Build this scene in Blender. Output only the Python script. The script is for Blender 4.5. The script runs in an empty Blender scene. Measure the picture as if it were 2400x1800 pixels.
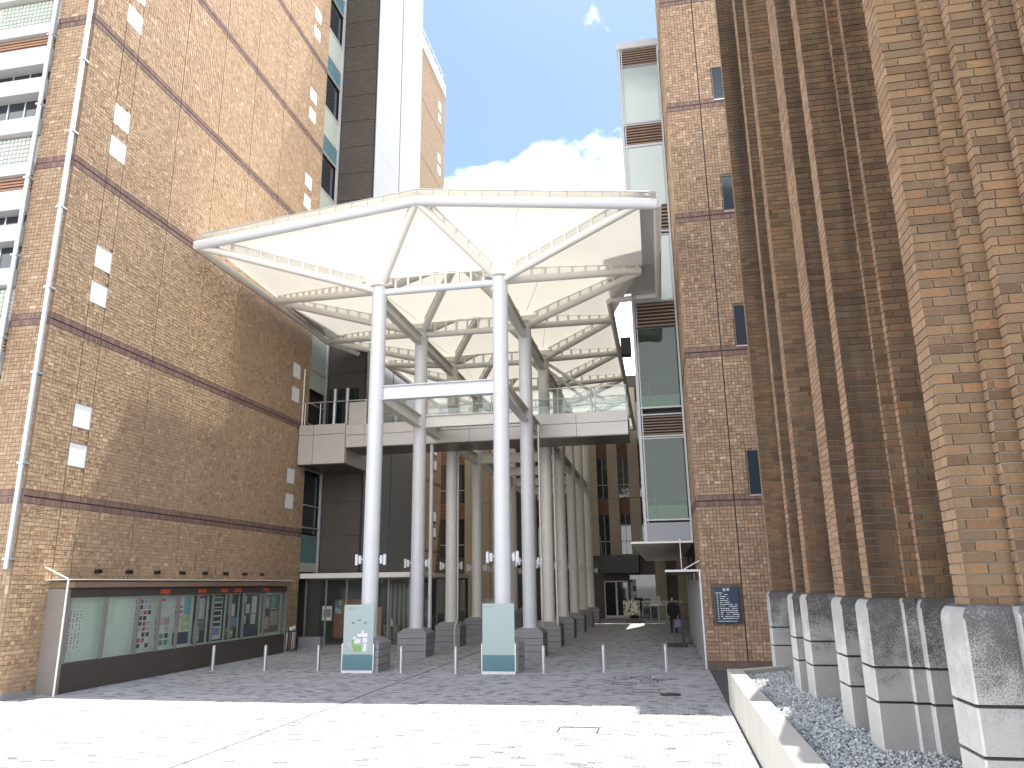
import bpy, bmesh, math, random
import numpy as np
from mathutils import Vector, Matrix
random.seed(7); rng = np.random.default_rng(11)
S = bpy.context.scene
COL = S.collection
# ------------------------------------------------------------------ camera
cam = bpy.data.cameras.new('camera'); camo = bpy.data.objects.new('camera', cam); COL.objects.link(camo)
R = [[0.98166773, 0.06076861, 0.18065339], [0.19014848, -0.24701828, -0.95017131], [-0.01311590, 0.96710348, -0.25404493]]
m = Matrix(R).to_4x4(); m.translation = (0, 0, 2.4); camo.matrix_world = m
cam.sensor_width = 36; cam.lens = 1786.6 / 2400 * 36; cam.clip_end = 3000; cam.clip_start = .05
S.camera = camo
S.render.resolution_x = 1024; S.render.resolution_y = 768
# ------------------------------------------------------------------ world + sun
SUN = Vector((.068, .305, 1.0))                      # towards the sun
W = bpy.data.worlds.new('World'); S.world = W; W.use_nodes = True
nt = W.node_tree; N = nt.nodes; L = nt.links; N.clear()
out = N.new('ShaderNodeOutputWorld'); bg = N.new('ShaderNodeBackground'); sky = N.new('ShaderNodeTexSky')
sky.sky_type = 'NISHITA'; sky.sun_disc = False
sky.sun_elevation = math.radians(72.4); sky.sun_rotation = math.radians(11.7)
sky.air_density = 1.0; sky.dust_density = .9; sky.ozone_density = 3.2
tc = N.new('ShaderNodeTexCoord')
mp = N.new('ShaderNodeMapping'); mp.inputs['Scale'].default_value = (1, 1, 1.5); mp.inputs['Location'].default_value = (1.3, 2.2, .5); mp.inputs['Rotation'].default_value = (math.radians(-3.9), 0, math.radians(7.4))
n1 = N.new('ShaderNodeTexNoise'); n1.inputs['Scale'].default_value = 2.1; n1.inputs['Detail'].default_value = 9; n1.inputs['Roughness'].default_value = .52
n1.inputs['Distortion'].default_value = .15
sep = N.new('ShaderNodeSeparateXYZ'); ad = N.new('ShaderNodeMath'); ad.operation = 'MULTIPLY_ADD'
ramp = N.new('ShaderNodeValToRGB'); ramp.color_ramp.elements[0].position = .53; ramp.color_ramp.elements[1].position = .585
mix = N.new('ShaderNodeMix'); mix.data_type = 'RGBA'
L.new(tc.outputs['Generated'], mp.inputs['Vector']); L.new(mp.outputs[0], n1.inputs['Vector'])
L.new(tc.outputs['Generated'], sep.inputs[0])
ad.inputs[1].default_value = -.62; L.new(sep.outputs['Z'], ad.inputs[0])           # more cloud towards the horizon
addn = N.new('ShaderNodeMath'); addn.operation = 'ADD'; addn.inputs[1].default_value = .44
L.new(n1.outputs['Fac'], addn.inputs[0]); L.new(addn.outputs[0], ad.inputs[2])
L.new(ad.outputs[0], ramp.inputs[0]); L.new(ramp.outputs[0], mix.inputs['Factor'])
L.new(sky.outputs[0], mix.inputs['A']); mix.inputs['B'].default_value = (17.0, 17.2, 17.7, 1)
L.new(mix.outputs['Result'], bg.inputs['Color']); bg.inputs['Strength'].default_value = .086
L.new(bg.outputs[0], out.inputs['Surface'])
sl = bpy.data.lights.new('sun', 'SUN'); sl.energy = 4.6; sl.angle = math.radians(.5); sl.color = (1, .955, .88)
so = bpy.data.objects.new('sun', sl); COL.objects.link(so); so.rotation_euler = (SUN).to_track_quat('Z', 'Y').to_euler()
vs = S.view_settings; vs.view_transform = 'Standard'; vs.look = 'None'; vs.exposure = 1.5; vs.gamma = 1
S.cycles.transparent_max_bounces = 16; S.cycles.max_bounces = 10; S.cycles.diffuse_bounces = 5

# ------------------------------------------------------------------ materials
def newmat(name):
    mt = bpy.data.materials.new(name); mt.use_nodes = True
    b = mt.node_tree.nodes['Principled BSDF']; return mt, mt.node_tree.nodes, mt.node_tree.links, b
def setc(s, c): s.default_value = (c[0], c[1], c[2], 1)
def pos(N, L, scale=(1, 1, 1)):
    g = N.new('ShaderNodeNewGeometry'); v = N.new('ShaderNodeMapping'); v.inputs['Scale'].default_value = scale
    L.new(g.outputs['Position'], v.inputs['Vector']); return v.outputs[0]
def noise(N, L, vec, sc, det=5, ro=.6):
    n = N.new('ShaderNodeTexNoise'); n.inputs['Scale'].default_value = sc; n.inputs['Detail'].default_value = det; n.inputs['Roughness'].default_value = ro
    L.new(vec, n.inputs['Vector']); return n.outputs['Fac']
def rampn(N, L, fac, stops, interp='LINEAR'):
    r = N.new('ShaderNodeValToRGB'); e = r.color_ramp.elements; r.color_ramp.interpolation = interp
    while len(e) < len(stops): e.new(.5)
    for q, (p, c) in zip(e, stops):
        q.position = p; q.color = (c[0], c[1], c[2], 1) if not isinstance(c, (int, float)) else (c, c, c, 1)
    L.new(fac, r.inputs[0]); return r.outputs[0]
def mixc(N, L, fac, a, b, mode='MIX'):
    x = N.new('ShaderNodeMix'); x.data_type = 'RGBA'; x.blend_type = mode
    if isinstance(fac, (int, float)): x.inputs['Factor'].default_value = fac
    else: L.new(fac, x.inputs['Factor'])
    for s, v in (('A', a), ('B', b)):
        if isinstance(v, (tuple, list)): setc(x.inputs[s], v)
        else: L.new(v, x.inputs[s])
    return x.outputs['Result']
def bump(N, L, b, fac, st=.3, dist=.01):
    n = N.new('ShaderNodeBump'); n.inputs['Strength'].default_value = st; n.inputs['Distance'].default_value = dist
    L.new(fac, n.inputs['Height']); L.new(n.outputs[0], b.inputs['Normal'])
def M(name, c, ro=.6, metal=0, var=.12, vs=3.0, vscale=(1, 1, 1), bp=0, bs=40, spec=.5, coat=0):
    mt, N, L, b = newmat(name)
    b.inputs['Roughness'].default_value = ro; b.inputs['Metallic'].default_value = metal; b.inputs['Specular IOR Level'].default_value = spec
    if coat: b.inputs['Coat Weight'].default_value = coat
    if var:
        f = noise(N, L, pos(N, L, vscale), vs)
        o = rampn(N, L, f, ((.3, tuple(q * (1 - var) for q in c)), (.7, tuple(min(1, q * (1 + var)) for q in c))))
        L.new(o, b.inputs['Base Color'])
    else: setc(b.inputs['Base Color'], c)
    if bp: bump(N, L, b, noise(N, L, pos(N, L), bs), bp, .01)
    return mt
def MA(name, stops, ro=.7, dirt=0, dscale=.5, dvec=(1, 1, 1), fine=.15, fs=30, dcol=(.03, .025, .02), bp=.15, spec=.3, drange=(.45, .7), bd=.006):
    """piece colour by the piece's own random number, plus grain and dirt"""
    mt, N, L, b = newmat(name); b.inputs['Roughness'].default_value = ro; b.inputs['Specular IOR Level'].default_value = spec
    a = N.new('ShaderNodeAttribute'); a.attribute_name = 'rnd'
    c = rampn(N, L, a.outputs['Fac'], stops)
    f = noise(N, L, pos(N, L), fs)
    g = rampn(N, L, f, ((.25, 1 - fine), (.75, 1.0)))
    c = mixc(N, L, 1.0, c, g, 'MULTIPLY')
    if dirt:
        d = noise(N, L, pos(N, L, dvec), dscale, 6, .65)
        d = rampn(N, L, d, ((drange[0], 0.0), (drange[1], dirt)))
        c = mixc(N, L, d, c, dcol)
    L.new(c, b.inputs['Base Color'])
    if bp: bump(N, L, b, f, bp, bd)
    return mt
def glass(name, c, ro=.03, trans=.85, tint=None, spec=.5):
    mt, N, L, b = newmat(name)
    N.remove(b); o = N['Material Output']
    tr = N.new('ShaderNodeBsdfTransparent'); gl = N.new('ShaderNodeBsdfGlossy'); gl.inputs['Roughness'].default_value = ro
    df = N.new('ShaderNodeBsdfDiffuse'); setc(df.inputs['Color'], c); setc(tr.inputs['Color'], tint or (.8, .88, .86))
    m1 = N.new('ShaderNodeMixShader'); m1.inputs[0].default_value = 1 - trans
    L.new(tr.outputs[0], m1.inputs[1]); L.new(df.outputs[0], m1.inputs[2])
    lw = N.new('ShaderNodeLayerWeight'); lw.inputs['Blend'].default_value = .5
    p5 = N.new('ShaderNodeMath'); p5.operation = 'POWER'; p5.inputs[1].default_value = 5; L.new(lw.outputs['Facing'], p5.inputs[0])
    fr = N.new('ShaderNodeMath'); fr.operation = 'MULTIPLY_ADD'; f0 = .03 + .03 * spec; fr.inputs[1].default_value = 1 - f0; fr.inputs[2].default_value = f0; L.new(p5.outputs[0], fr.inputs[0])
    m2 = N.new('ShaderNodeMixShader'); L.new(fr.outputs[0], m2.inputs[0]); L.new(m1.outputs[0], m2.inputs[1]); L.new(gl.outputs[0], m2.inputs[2])
    L.new(m2.outputs[0], o.inputs['Surface']); return mt

TAN = ((0, (.33, .22, .135)), (.3, (.42, .29, .185)), (.6, (.48, .34, .22)), (.85, (.54, .395, .265)), (1, (.62, .47, .335)))
BRN = ((0, (.23, .15, .098)), (.3, (.31, .21, .138)), (.6, (.37, .255, .17)), (.85, (.45, .325, .225)), (1, (.52, .40, .295)))
m_tile = MA('tan ceramic tile', TAN, .85, .35, .25, (1, 1, .25), .16, 70, (.22, .15, .10), 1.0, bd=.02)
m_tile_far = None
m_tileR = MA('brown ceramic tile', BRN, .75, .25, .3, (1, 1, .3), .14, 25, (.15, .10, .075), .2)
m_band = MA('plum soldier tile', ((0, (.16, .10, .085)), (1, (.26, .17, .14))), .7, 0)
m_grout = M('grey brown grout', (.22, .165, .12), .95, var=.2, vs=6)
m_groutR = M('dark grout', (.13, .095, .07), .95, var=.2, vs=6)
m_dark = M('dark gap', (.035, .03, .028), .9, var=0)
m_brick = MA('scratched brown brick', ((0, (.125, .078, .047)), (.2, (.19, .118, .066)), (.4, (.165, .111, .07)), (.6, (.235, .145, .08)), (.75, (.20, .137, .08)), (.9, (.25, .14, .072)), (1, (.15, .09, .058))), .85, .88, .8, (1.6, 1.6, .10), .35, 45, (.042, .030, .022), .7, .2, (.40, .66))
m_brick_lit = MA('lit tan brown brick', ((0, (.22, .145, .092)), (.4, (.27, .18, .115)), (.7, (.32, .215, .14)), (1, (.25, .155, .10))), .85, .35, .8, (1.2, 1.2, .15), .25, 45, (.12, .085, .06), .5, .2, (.5, .75))  # paler brick copy: light caught by the returns is put into its colour
m_mortar = M('grey mortar', (.27, .25, .225), .95, var=.5, vs=1.2, bp=.3)
m_white = M('white painted steel', (.61, .62, .645), .38, var=.03, vs=2)
m_cream = M('off white painted steel', (.70, .68, .63), .4, var=.04)
m_grey = M('grey painted metal', (.42, .42, .43), .45, .1, var=.05)
m_panel = M('warm grey aluminium panel', (.50, .475, .45), .42, .25, var=.04, vs=1)
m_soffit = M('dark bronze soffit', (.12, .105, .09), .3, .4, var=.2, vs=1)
m_ribs = M('dark brown ribbed cladding', (.085, .072, .062), .55, .1, var=.1)
m_wpan = M('pale metallic panel', (.25, .26, .28), .45, .1, var=.03, vs=.6)
m_win = M('frosted white pane', (.80, .82, .83), .25, var=.02)
m_glass = glass('clear glass', (.5, .6, .58), .02, .97, (.93, .96, .95))
m_bayg = glass('green reflection bay glass', (.09, .13, .10), .02, .80, (.50, .62, .54), .2)  # green tint stands in for trees mirrored in the panes
m_bayw = glass('pale bay glass', (.42, .49, .465), .03, .25, (.7, .8, .76), 1.4)  # upper panes: paler and less see-through
m_blueg = M('teal spandrel glass', (.10, .21, .24), .06, .0, var=.1, spec=.9, coat=.5)
m_beigeg = M('pale green back painted glass', (.46, .50, .43), .1, 0, var=.03, spec=.8)
m_darkg = M('dark window glass', (.018, .024, .03), .04, 0, var=0, spec=.8)
m_navyg = M('navy slit window glass', (.026, .04, .055), .12, 0, var=.1, vs=.5, spec=.35)
m_slat = M('terracotta louvre', (.30, .165, .10), .6, var=.1)
m_slatb = M('brown louvre', (.20, .135, .09), .55, var=.1)
m_alum = M('brushed aluminium', (.60, .61, .62), .32, .75, var=.03)
m_steel = M('stainless bollard steel', (.52, .53, .56), .34, .8, var=.03)
m_galv = M('galvanised pipe', (.50, .55, .60), .4, .6, var=.06)
m_slab = M('white concrete slab', (.50, .49, .475), .8, var=.08, vs=1, bp=.1)
m_board = M('dark brown steel case', (.075, .065, .058), .5, .2, var=.08)
m_case = M('grey brown frame', (.25, .225, .21), .5, .2, var=.06)
m_green = M('pale green backing', (.56, .62, .53), .8, var=.03)
m_black = M('black metal', (.015, .015, .016), .4, var=0)
m_tan = M('tan wall panel', (.36, .31, .23), .7, var=.06, vs=.6)
m_orange = M('orange brown board', (.34, .11, .045), .5, var=.1)
m_wood = M('wood post', (.36, .18, .06), .6, var=.2, vscale=(8, 8, .6))
m_navy = M('navy enamel sign', (.016, .032, .075), .35, var=0)
m_print = M('white print', (.72, .74, .76), .6, var=0)
m_red = M('red label', (.55, .075, .035), .5, var=.05)
m_lilac = M('lilac cloth', (.42, .33, .55), .8, var=.05)
m_cloth = M('dark clothing', (.022, .022, .03), .85, var=.2)
m_skin = M('skin', (.50, .32, .23), .6, var=.03)
m_hair = M('black hair', (.012, .010, .009), .5, var=0)
m_asph = M('dark asphalt strip', (.085, .085, .085), .9, var=.2, vs=12, bp=.4)
m_open = M('pale open plaza paving', (.30, .30, .30), .9, var=.15, vs=2)
m_sub = M('paving bed', (.16, .16, .165), .95, var=.15, vs=8)
m_paver = MA('grey block paving', ((0, (.145, .145, .155)), (.10, (.22, .22, .235)), (.25, (.36, .36, .37)), (.45, (.42, .42, .43)), (.8, (.46, .46, .465)), (1, (.51, .51, .51))), .85, .25, .35, (1, 1, 1), .14, 60, (.22, .215, .21), .25)
m_conc = M('smooth kerb concrete', (.50, .485, .45), .85, var=.1, vs=2, vscale=(1, 1, .4), bp=.15, bs=50)
m_gravel = MA('grey crushed stone', ((0, (.26, .28, .29)), (.4, (.44, .47, .475)), (.75, (.58, .60, .60)), (1, (.70, .71, .70))), .85, 0, fine=.2, fs=80)
m_plinth = M('grey granite plinth', (.26, .26, .27), .7, var=.16, vs=50, bp=.1)
m_plate = M('grey metal sheet', (.45, .45, .455), .5, .1, var=.03)
m_bayf = M('satin bay frame', (.40, .41, .43), .45, .2, var=.03)
m_drain = M('slot drain steel', (.12, .12, .13), .6, .3, var=.2)
m_leaf = M('green leaves', (.045, .085, .022), .6, var=.5, vs=2)
m_bark = M('bark', (.10, .075, .05), .9, var=.3, vs=8)
m_paper = M('white paper', (.66, .66, .64), .8, var=.03)

def mat_membrane(name, fac):
    mt, N, L, b = newmat(name); N.remove(b); o = N['Material Output']
    d = N.new('ShaderNodeBsdfDiffuse'); t = N.new('ShaderNodeBsdfTranslucent')
    f = noise(N, L, pos(N, L), .4, 3)
    c = rampn(N, L, f, ((.3, (.77, .75, .68)), (.7, (.81, .79, .725))))
    L.new(c, d.inputs['Color']); L.new(c, t.inputs['Color'])
    x = N.new('ShaderNodeMixShader'); x.inputs[0].default_value = fac
    L.new(d.outputs[0], x.inputs[1]); L.new(t.outputs[0], x.inputs[2]); L.new(x.outputs[0], o.inputs['Surface']); return mt
m_memb = mat_membrane('translucent cream membrane', .16); m_fasc = mat_membrane('thin translucent fascia', .8)
def mat_concrete_block(name, base, mould):
    mt, N, L, b = newmat(name); b.inputs['Roughness'].default_value = .9; b.inputs['Specular IOR Level'].default_value = .2
    p = pos(N, L); f = noise(N, L, p, 80, 3, .75); g = noise(N, L, p, 3.5, 4)
    c = rampn(N, L, f, ((.35, tuple(q * .72 for q in base)), (.62, base)))
    if mould:
        s = N.new('ShaderNodeSeparateXYZ'); L.new(p, s.inputs[0])
        mr = N.new('ShaderNodeMapRange'); mr.inputs['From Min'].default_value = .75; mr.inputs['From Max'].default_value = 2.2
        mr.inputs['To Min'].default_value = -.18; mr.inputs['To Max'].default_value = .22; L.new(s.outputs['Z'], mr.inputs['Value'])
        a1 = N.new('ShaderNodeMath'); a1.operation = 'ADD'; L.new(f, a1.inputs[0]); L.new(mr.outputs[0], a1.inputs[1])
        a2 = N.new('ShaderNodeMath'); a2.operation = 'MULTIPLY_ADD'; L.new(g, a2.inputs[0]); a2.inputs[1].default_value = .5; L.new(a1.outputs[0], a2.inputs[2])
        k = rampn(N, L, a2.outputs[0], ((.74, 0.0), (.92, mould)))
        c = mixc(N, L, k, c, (.022, .023, .024))
    L.new(c, b.inputs['Base Color']); bump(N, L, b, f, .5, .008); return mt
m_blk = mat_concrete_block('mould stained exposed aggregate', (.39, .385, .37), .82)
m_blk_lit = mat_concrete_block('lit side cast concrete', (.60, .595, .58), .45)  # left faces: less mould, and the brighter light there painted as paler concrete
def mat_tilefar(name, cols, mort):
    mt, N, L, b = newmat(name); b.inputs['Roughness'].default_value = .9; b.inputs['Specular IOR Level'].default_value = .1
    g = N.new('ShaderNodeNewGeometry'); s = N.new('ShaderNodeSeparateXYZ'); c = N.new('ShaderNodeCombineXYZ')
    L.new(g.outputs['Position'], s.inputs[0]); a = N.new('ShaderNodeMath'); a.operation = 'ADD'
    L.new(s.outputs['X'], a.inputs[0]); L.new(s.outputs['Y'], a.inputs[1]); L.new(a.outputs[0], c.inputs['X']); L.new(s.outputs['Z'], c.inputs['Y'])
    t = N.new('ShaderNodeTexBrick'); t.inputs['Scale'].default_value = 1; t.inputs['Brick Width'].default_value = .14; t.inputs['Row Height'].default_value = .105
    t.inputs['Mortar Size'].default_value = .006; setc(t.inputs['Color1'], cols[0]); setc(t.inputs['Color2'], cols[1]); setc(t.inputs['Mortar'], mort)
    L.new(c.outputs[0], t.inputs['Vector']); L.new(t.outputs[0], b.inputs['Base Color']); return mt
m_tilef = mat_tilefar('far tan tile', ((.44, .30, .19), (.57, .41, .275)), (.22, .165, .12))
m_tilew = mat_tilefar('wing tan tile', ((.25, .18, .12), (.33, .245, .165)), (.16, .12, .09))
m_tilefR = mat_tilefar('far brown tile', ((.27, .19, .13), (.40, .295, .215)), (.13, .095, .07))
def mat_poster(name, cols, sc=14, seed=0.0, vec=(1, 1, 1)):
    mt, N, L, b = newmat(name); b.inputs['Roughness'].default_value = .5
    p = pos(N, L, vec); v = N.new('ShaderNodeTexVoronoi'); v.distance = 'CHEBYCHEV'; v.inputs['Scale'].default_value = sc; v.feature = 'F1'
    mpn = N.new('ShaderNodeMapping'); mpn.inputs['Location'].default_value = (seed, seed * 2, seed * 3); L.new(p, mpn.inputs['Vector']); L.new(mpn.outputs[0], v.inputs['Vector'])
    s = N.new('ShaderNodeSeparateColor'); L.new(v.outputs['Color'], s.inputs[0])
    o = rampn(N, L, s.outputs[0], [(i / len(cols), c) for i, c in enumerate(cols)], 'CONSTANT'); L.new(o, b.inputs['Base Color']); return mt
def mat_ink():
    mt, N, L, b = newmat('brush ink on paper'); b.inputs['Roughness'].default_value = .8
    f = noise(N, L, pos(N, L, (1, 26, 9)), 1.0, 5, .7)
    o = rampn(N, L, f, ((.40, (.06, .06, .06)), (.47, (.66, .66, .64)))); L.new(o, b.inputs['Base Color']); return mt
m_ink = mat_ink()

# ------------------------------------------------------------------ mesh helpers
class MB:
    def __init__(s): s.v = []; s.f = []; s.sm = []
    def quad(s, *p):
        b = len(s.v); s.v += [tuple(q) for q in p]; s.f.append(tuple(range(b, b + len(p)))); s.sm.append(False); return s
    def box(s, x0, x1, y0, y1, z0, z1):
        b = len(s.v)
        s.v += [(x0, y0, z0), (x1, y0, z0), (x1, y1, z0), (x0, y1, z0), (x0, y0, z1), (x1, y0, z1), (x1, y1, z1), (x0, y1, z1)]
        for q in ((0, 3, 2, 1), (4, 5, 6, 7), (0, 1, 5, 4), (1, 2, 6, 5), (2, 3, 7, 6), (3, 0, 4, 7)):
            s.f.append(tuple(b + i for i in q)); s.sm.append(False)
        return s
    def tube(s, p, q, r, n=12, r2=None):
        p = Vector(p); q = Vector(q); d = (q - p).normalized(); r2 = r if r2 is None else r2
        a = d.cross(Vector((0, 0, 1)) if abs(d.z) < .95 else Vector((1, 0, 0))).normalized(); c = d.cross(a)
        for cap in (0, 1):
            b = len(s.v)
            for (o, rr) in ((p, r), (q, r2)):
                for i in range(n):
                    t = 2 * math.pi * i / n; s.v.append(tuple(o + (a * math.cos(t) + c * math.sin(t)) * rr))
            if cap == 0:
                for i in range(n):
                    j = (i + 1) % n; s.f.append((b + i, b + n + i, b + n + j, b + j)); s.sm.append(True)
            else:
                s.f.append(tuple(b + i for i in range(n))); s.sm.append(False)
                s.f.append(tuple(b + n + i for i in reversed(range(n)))); s.sm.append(False)
        return s
    def path(s, pts, r, n=8):
        for a, b in zip(pts, pts[1:]): s.tube(a, b, r, n)
        return s
    def sphere(s, c, r, n=10, sz=1):
        b = len(s.v); k = n // 2
        for i in range(k + 1):
            th = math.pi * i / k
            for j in range(n):
                ph = 2 * math.pi * j / n
                s.v.append((c[0] + r * math.sin(th) * math.cos(ph), c[1] + r * math.sin(th) * math.sin(ph), c[2] + r * sz * math.cos(th)))
        for i in range(k):
            for j in range(n):
                s.f.append((b + i * n + j, b + (i + 1) * n + j, b + (i + 1) * n + (j + 1) % n, b + i * n + (j + 1) % n)); s.sm.append(True)
        return s
    def ibeam(s, p, q, w, h, t=.025):
        """I section from p to q (centre line), horizontal run along X or Y"""
        p = Vector(p); q = Vector(q)
        if abs(p.x - q.x) > abs(p.y - q.y):
            x0, x1 = sorted((p.x, q.x)); y = p.y
            for z0, z1, ww in ((h / 2 - t, h / 2, w / 2), (-h / 2, -h / 2 + t, w / 2), (-h / 2 + t + .001, h / 2 - t - .001, t / 2)):
                s.box(x0, x1, y - ww, y + ww, p.z + z0, p.z + z1)
        else:
            y0, y1 = sorted((p.y, q.y)); x = p.x
            for z0, z1, ww in ((h / 2 - t, h / 2, w / 2), (-h / 2, -h / 2 + t, w / 2), (-h / 2 + t + .001, h / 2 - t - .001, t / 2)):
                s.box(x - ww, x + ww, y0, y1, p.z + z0, p.z + z1)
        return s
    def build(s, name, mt, parent=None, bevel=0, seg=2):
        me = bpy.data.meshes.new(name); me.from_pydata(s.v, [], s.f); me.polygons.foreach_set('use_smooth', s.sm)
        for x in (mt if isinstance(mt, (list, tuple)) else [mt]): me.materials.append(x)
        return link(name, me, parent, bevel, seg)
def link(name, me, parent=None, bevel=0, seg=2):
    o = bpy.data.objects.new(name, me); COL.objects.link(o)
    if parent is not None:
        o.parent = parent; o.matrix_parent_inverse = Matrix.Translation(parent_loc(parent)).inverted()
    if bevel:
        bm = o.modifiers.new('bevel', 'BEVEL'); bm.width = bevel; bm.segments = seg; bm.limit_method = 'ANGLE'
    return o
def parent_loc(p):
    v = p.location.copy()
    q = p.parent
    while q is not None: v = v + q.location - (parent_loc(q) if p.matrix_parent_inverse != Matrix() else Vector()); q = None
    return v
def tag(o, label=None, cat=None, group=None, kind=None):
    for k, v in (('label', label), ('category', cat), ('group', group), ('kind', kind)):
        if v: o[k] = v
    return o
def thing(name, loc, label, cat, group=None):
    o = bpy.data.objects.new(name, None); COL.objects.link(o); o.location = loc; o.empty_display_size = .2
    return tag(o, label, cat, group)
def raw(name, V, loops, nper, rnd, mt, parent=None):
    me = bpy.data.meshes.new(name); nf = len(loops) // nper
    me.vertices.add(len(V)); me.vertices.foreach_set('co', np.ascontiguousarray(V, np.float32).ravel())
    me.loops.add(len(loops)); me.loops.foreach_set('vertex_index', np.ascontiguousarray(loops, np.int32))
    me.polygons.add(nf); me.polygons.foreach_set('loop_start', np.arange(0, len(loops), nper, dtype=np.int32))
    me.update(calc_edges=True); me.shade_flat()
    a = me.attributes.new('rnd', 'FLOAT', 'FACE'); a.data.foreach_set('value', np.ascontiguousarray(rnd, np.float32))
    me.materials.append(mt); return link(name, me, parent)
Q5 = np.array([[4, 5, 6, 7], [0, 1, 5, 4], [1, 2, 6, 5], [2, 3, 7, 6], [3, 0, 4, 7]])
def pieces(name, O, U, V, rects, d, mt, parent, rnd=None, tilt=.0012, ch=.002, back=.004):
    """rects n x 4 (u0,u1,v0,v1) on the plane O + u U + v V; each piece stands proud by d with its own small tilt"""
    r = np.asarray(rects, float); n = len(r); O = np.array(O, float); U = np.array(U, float); V = np.array(V, float); Nn = np.cross(U, V)
    d = np.broadcast_to(np.asarray(d, float), (n,))
    P = np.zeros((n, 8, 3))
    for i, (a, b) in enumerate(((0, 2), (1, 2), (1, 3), (0, 3))):
        P[:, i] = O + r[:, a, None] * U + r[:, b, None] * V - back * Nn
        su = ch if a == 0 else -ch; sv = ch if b == 2 else -ch
        P[:, 4 + i] = O + (r[:, a] + su)[:, None] * U + (r[:, b] + sv)[:, None] * V + (d + rng.normal(0, tilt, n))[:, None] * Nn
    loops = (np.arange(n)[:, None, None] * 8 + Q5[None]).reshape(-1)
    if rnd is None: rnd = rng.random(n)
    return raw(name, P.reshape(-1, 3), loops, 4, np.repeat(rnd, 5), mt, parent)
def tile_rects(w, h, c=.105, j=.009):
    nu = max(1, int(round(w / c))); nv = max(1, int(round(h / c))); cu = w / nu; cv = h / nv; out = []
    taken = np.zeros((nu, nv), bool); rr = rng.random((nu, nv))
    for b in range(nv):
        for a in range(nu):
            if taken[a, b]: continue
            x = rr[a, b]; u0 = a * cu + j / 2; v0 = b * cv + j / 2; u1 = (a + 1) * cu - j / 2; v1 = (b + 1) * cv - j / 2
            if x < .15 and a + 1 < nu and not taken[a + 1, b]:
                taken[a + 1, b] = True; out.append((u0, u1 + cu, v0, v1))
            elif x < .19 and b + 1 < nv:
                taken[a, b + 1] = True; out.append((u0, u1, v0, v1 + cv))
            elif x < .32:
                h2 = (v0 + v1) / 2; out.append((u0, u1, v0, h2 - j / 2)); out.append((u0, u1, h2 + j / 2, v1))
            else: out.append((u0, u1, v0, v1))
    return np.array(out)
def brick_rects(w, h, course=.087, ln=.27, j=.0075, off=0.0):
    out = []; k = 0; v = 0
    while v < h - .02:
        u = -(off + (ln / 2 if k % 2 else 0) + rng.uniform(0, .05)) % ln - ln
        while u < w:
            l = ln * rng.choice((.8, 1, 1, 1.15)); a = max(u, 0); b = min(u + l, w)
            if b - a > .014: out.append((a + (j / 2 if a > 0 else 0), b - (j / 2 if b < w else 0), v + j / 2, min(v + course, h) - j / 2))
            u += l
        v += course; k += 1
    return np.array(out)
X_ = (1, 0, 0); Y_ = (0, 1, 0); Z_ = (0, 0, 1); NX = (-1, 0, 0); NY = (0, -1, 0)

# ================================================================== SETTING
g = MB().quad((-400, -300, -.03), (400, -300, -.03), (400, 500, -.03), (-400, 500, -.03)).build('ground', m_open); tag(g, 'wide grey ground sheet under and beyond the paving', 'ground', kind='structure')
pv = MB().box(-14.9, 1.1, 7, 54, -.025, -.012).build('pavement', m_sub); tag(pv, 'grey block paved forecourt and passage between the buildings', 'pavement', kind='structure')
def pave():
    pw, pd, j = .2, .1, .010; rows = []
    DR = -6.88
    for iy in range(int((54 - 7) / pd)):
        y = 7 + iy * pd; o = (iy % 2) * pw / 2
        for x in np.arange(-14.9 - o, 1.1, pw):
            a, b = max(x, -14.9), min(x + pw, 1.1)
            if b - a < .04: continue
            if a < DR + .03 and b > DR - .03:
                if DR - .03 - a > .04: rows.append((a + j / 2, DR - .03, y + j / 2, y + pd - j / 2))
                if b - DR - .03 > .04: rows.append((DR + .03, b - j / 2, y + j / 2, y + pd - j / 2))
                continue
            rows.append((a + j / 2, b - j / 2, y + j / 2, y + pd - j / 2))
    r = np.array(rows); cx = (r[:, 0] + r[:, 1]) / 2; cy = (r[:, 2] + r[:, 3]) / 2
    keep = np.ones(len(r), bool)
    for (x0, x1, y0, y1) in COVERS: keep &= ~((cx > x0 - .02) & (cx < x1 + .02) & (cy > y0 - .02) & (cy < y1 + .02))
    r = r[keep]; cx = cx[keep]; cy = cy[keep]
    rnd = np.clip(rng.normal(.62, .2, len(r)), 0, 1); dk = rng.random(len(r)) < .2; rnd[dk] = rng.uniform(0, .3, dk.sum())
    dist = np.where((cy > 11.8) & (cx > -6.4) & (cx < 1.0), cy, 99)
    near = np.argsort(dist)[:300]; mask = np.zeros(len(r), bool); mask[near] = True
    for i in near: pieces('paver', (0, 0, 0), X_, Y_, r[i:i + 1], 0.0, m_paver, pv, rnd[i:i + 1], .0012, .003, .012)
    tag(pieces('paver_field', (0, 0, 0), X_, Y_, r[~mask], 0.0, m_paver, pv, rnd[~mask], .0014, .003, .012), kind='stuff')
COVERS = [(-1.45, -1.0, 21.2, 21.75), (-.92, -.5, 21.4, 21.85), (-.42, .02, 21.05, 21.4), (-.75, -.31, 20.5, 20.92), (-1.43, -.83, 19.95, 20.4), (-.87, -.26, 18.65, 19.15), (-.25, .18, 18.15, 18.55), (-1.93, -1.24, 13.6, 14.15)]
pave()
MB().box(-6.905, -6.855, 7, 54, -.012, -.001).build('slot_drain', m_drain, pv)
as_ = MB().quad((1.1, 3, -.008), (1.5, 3, -.008), (1.62, 23.5, -.008), (1.1, 23.5, -.008)).build('gutter_strip', m_asph); tag(as_, 'dark asphalt strip between block paving and planter', 'gutter', kind='structure')
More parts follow.
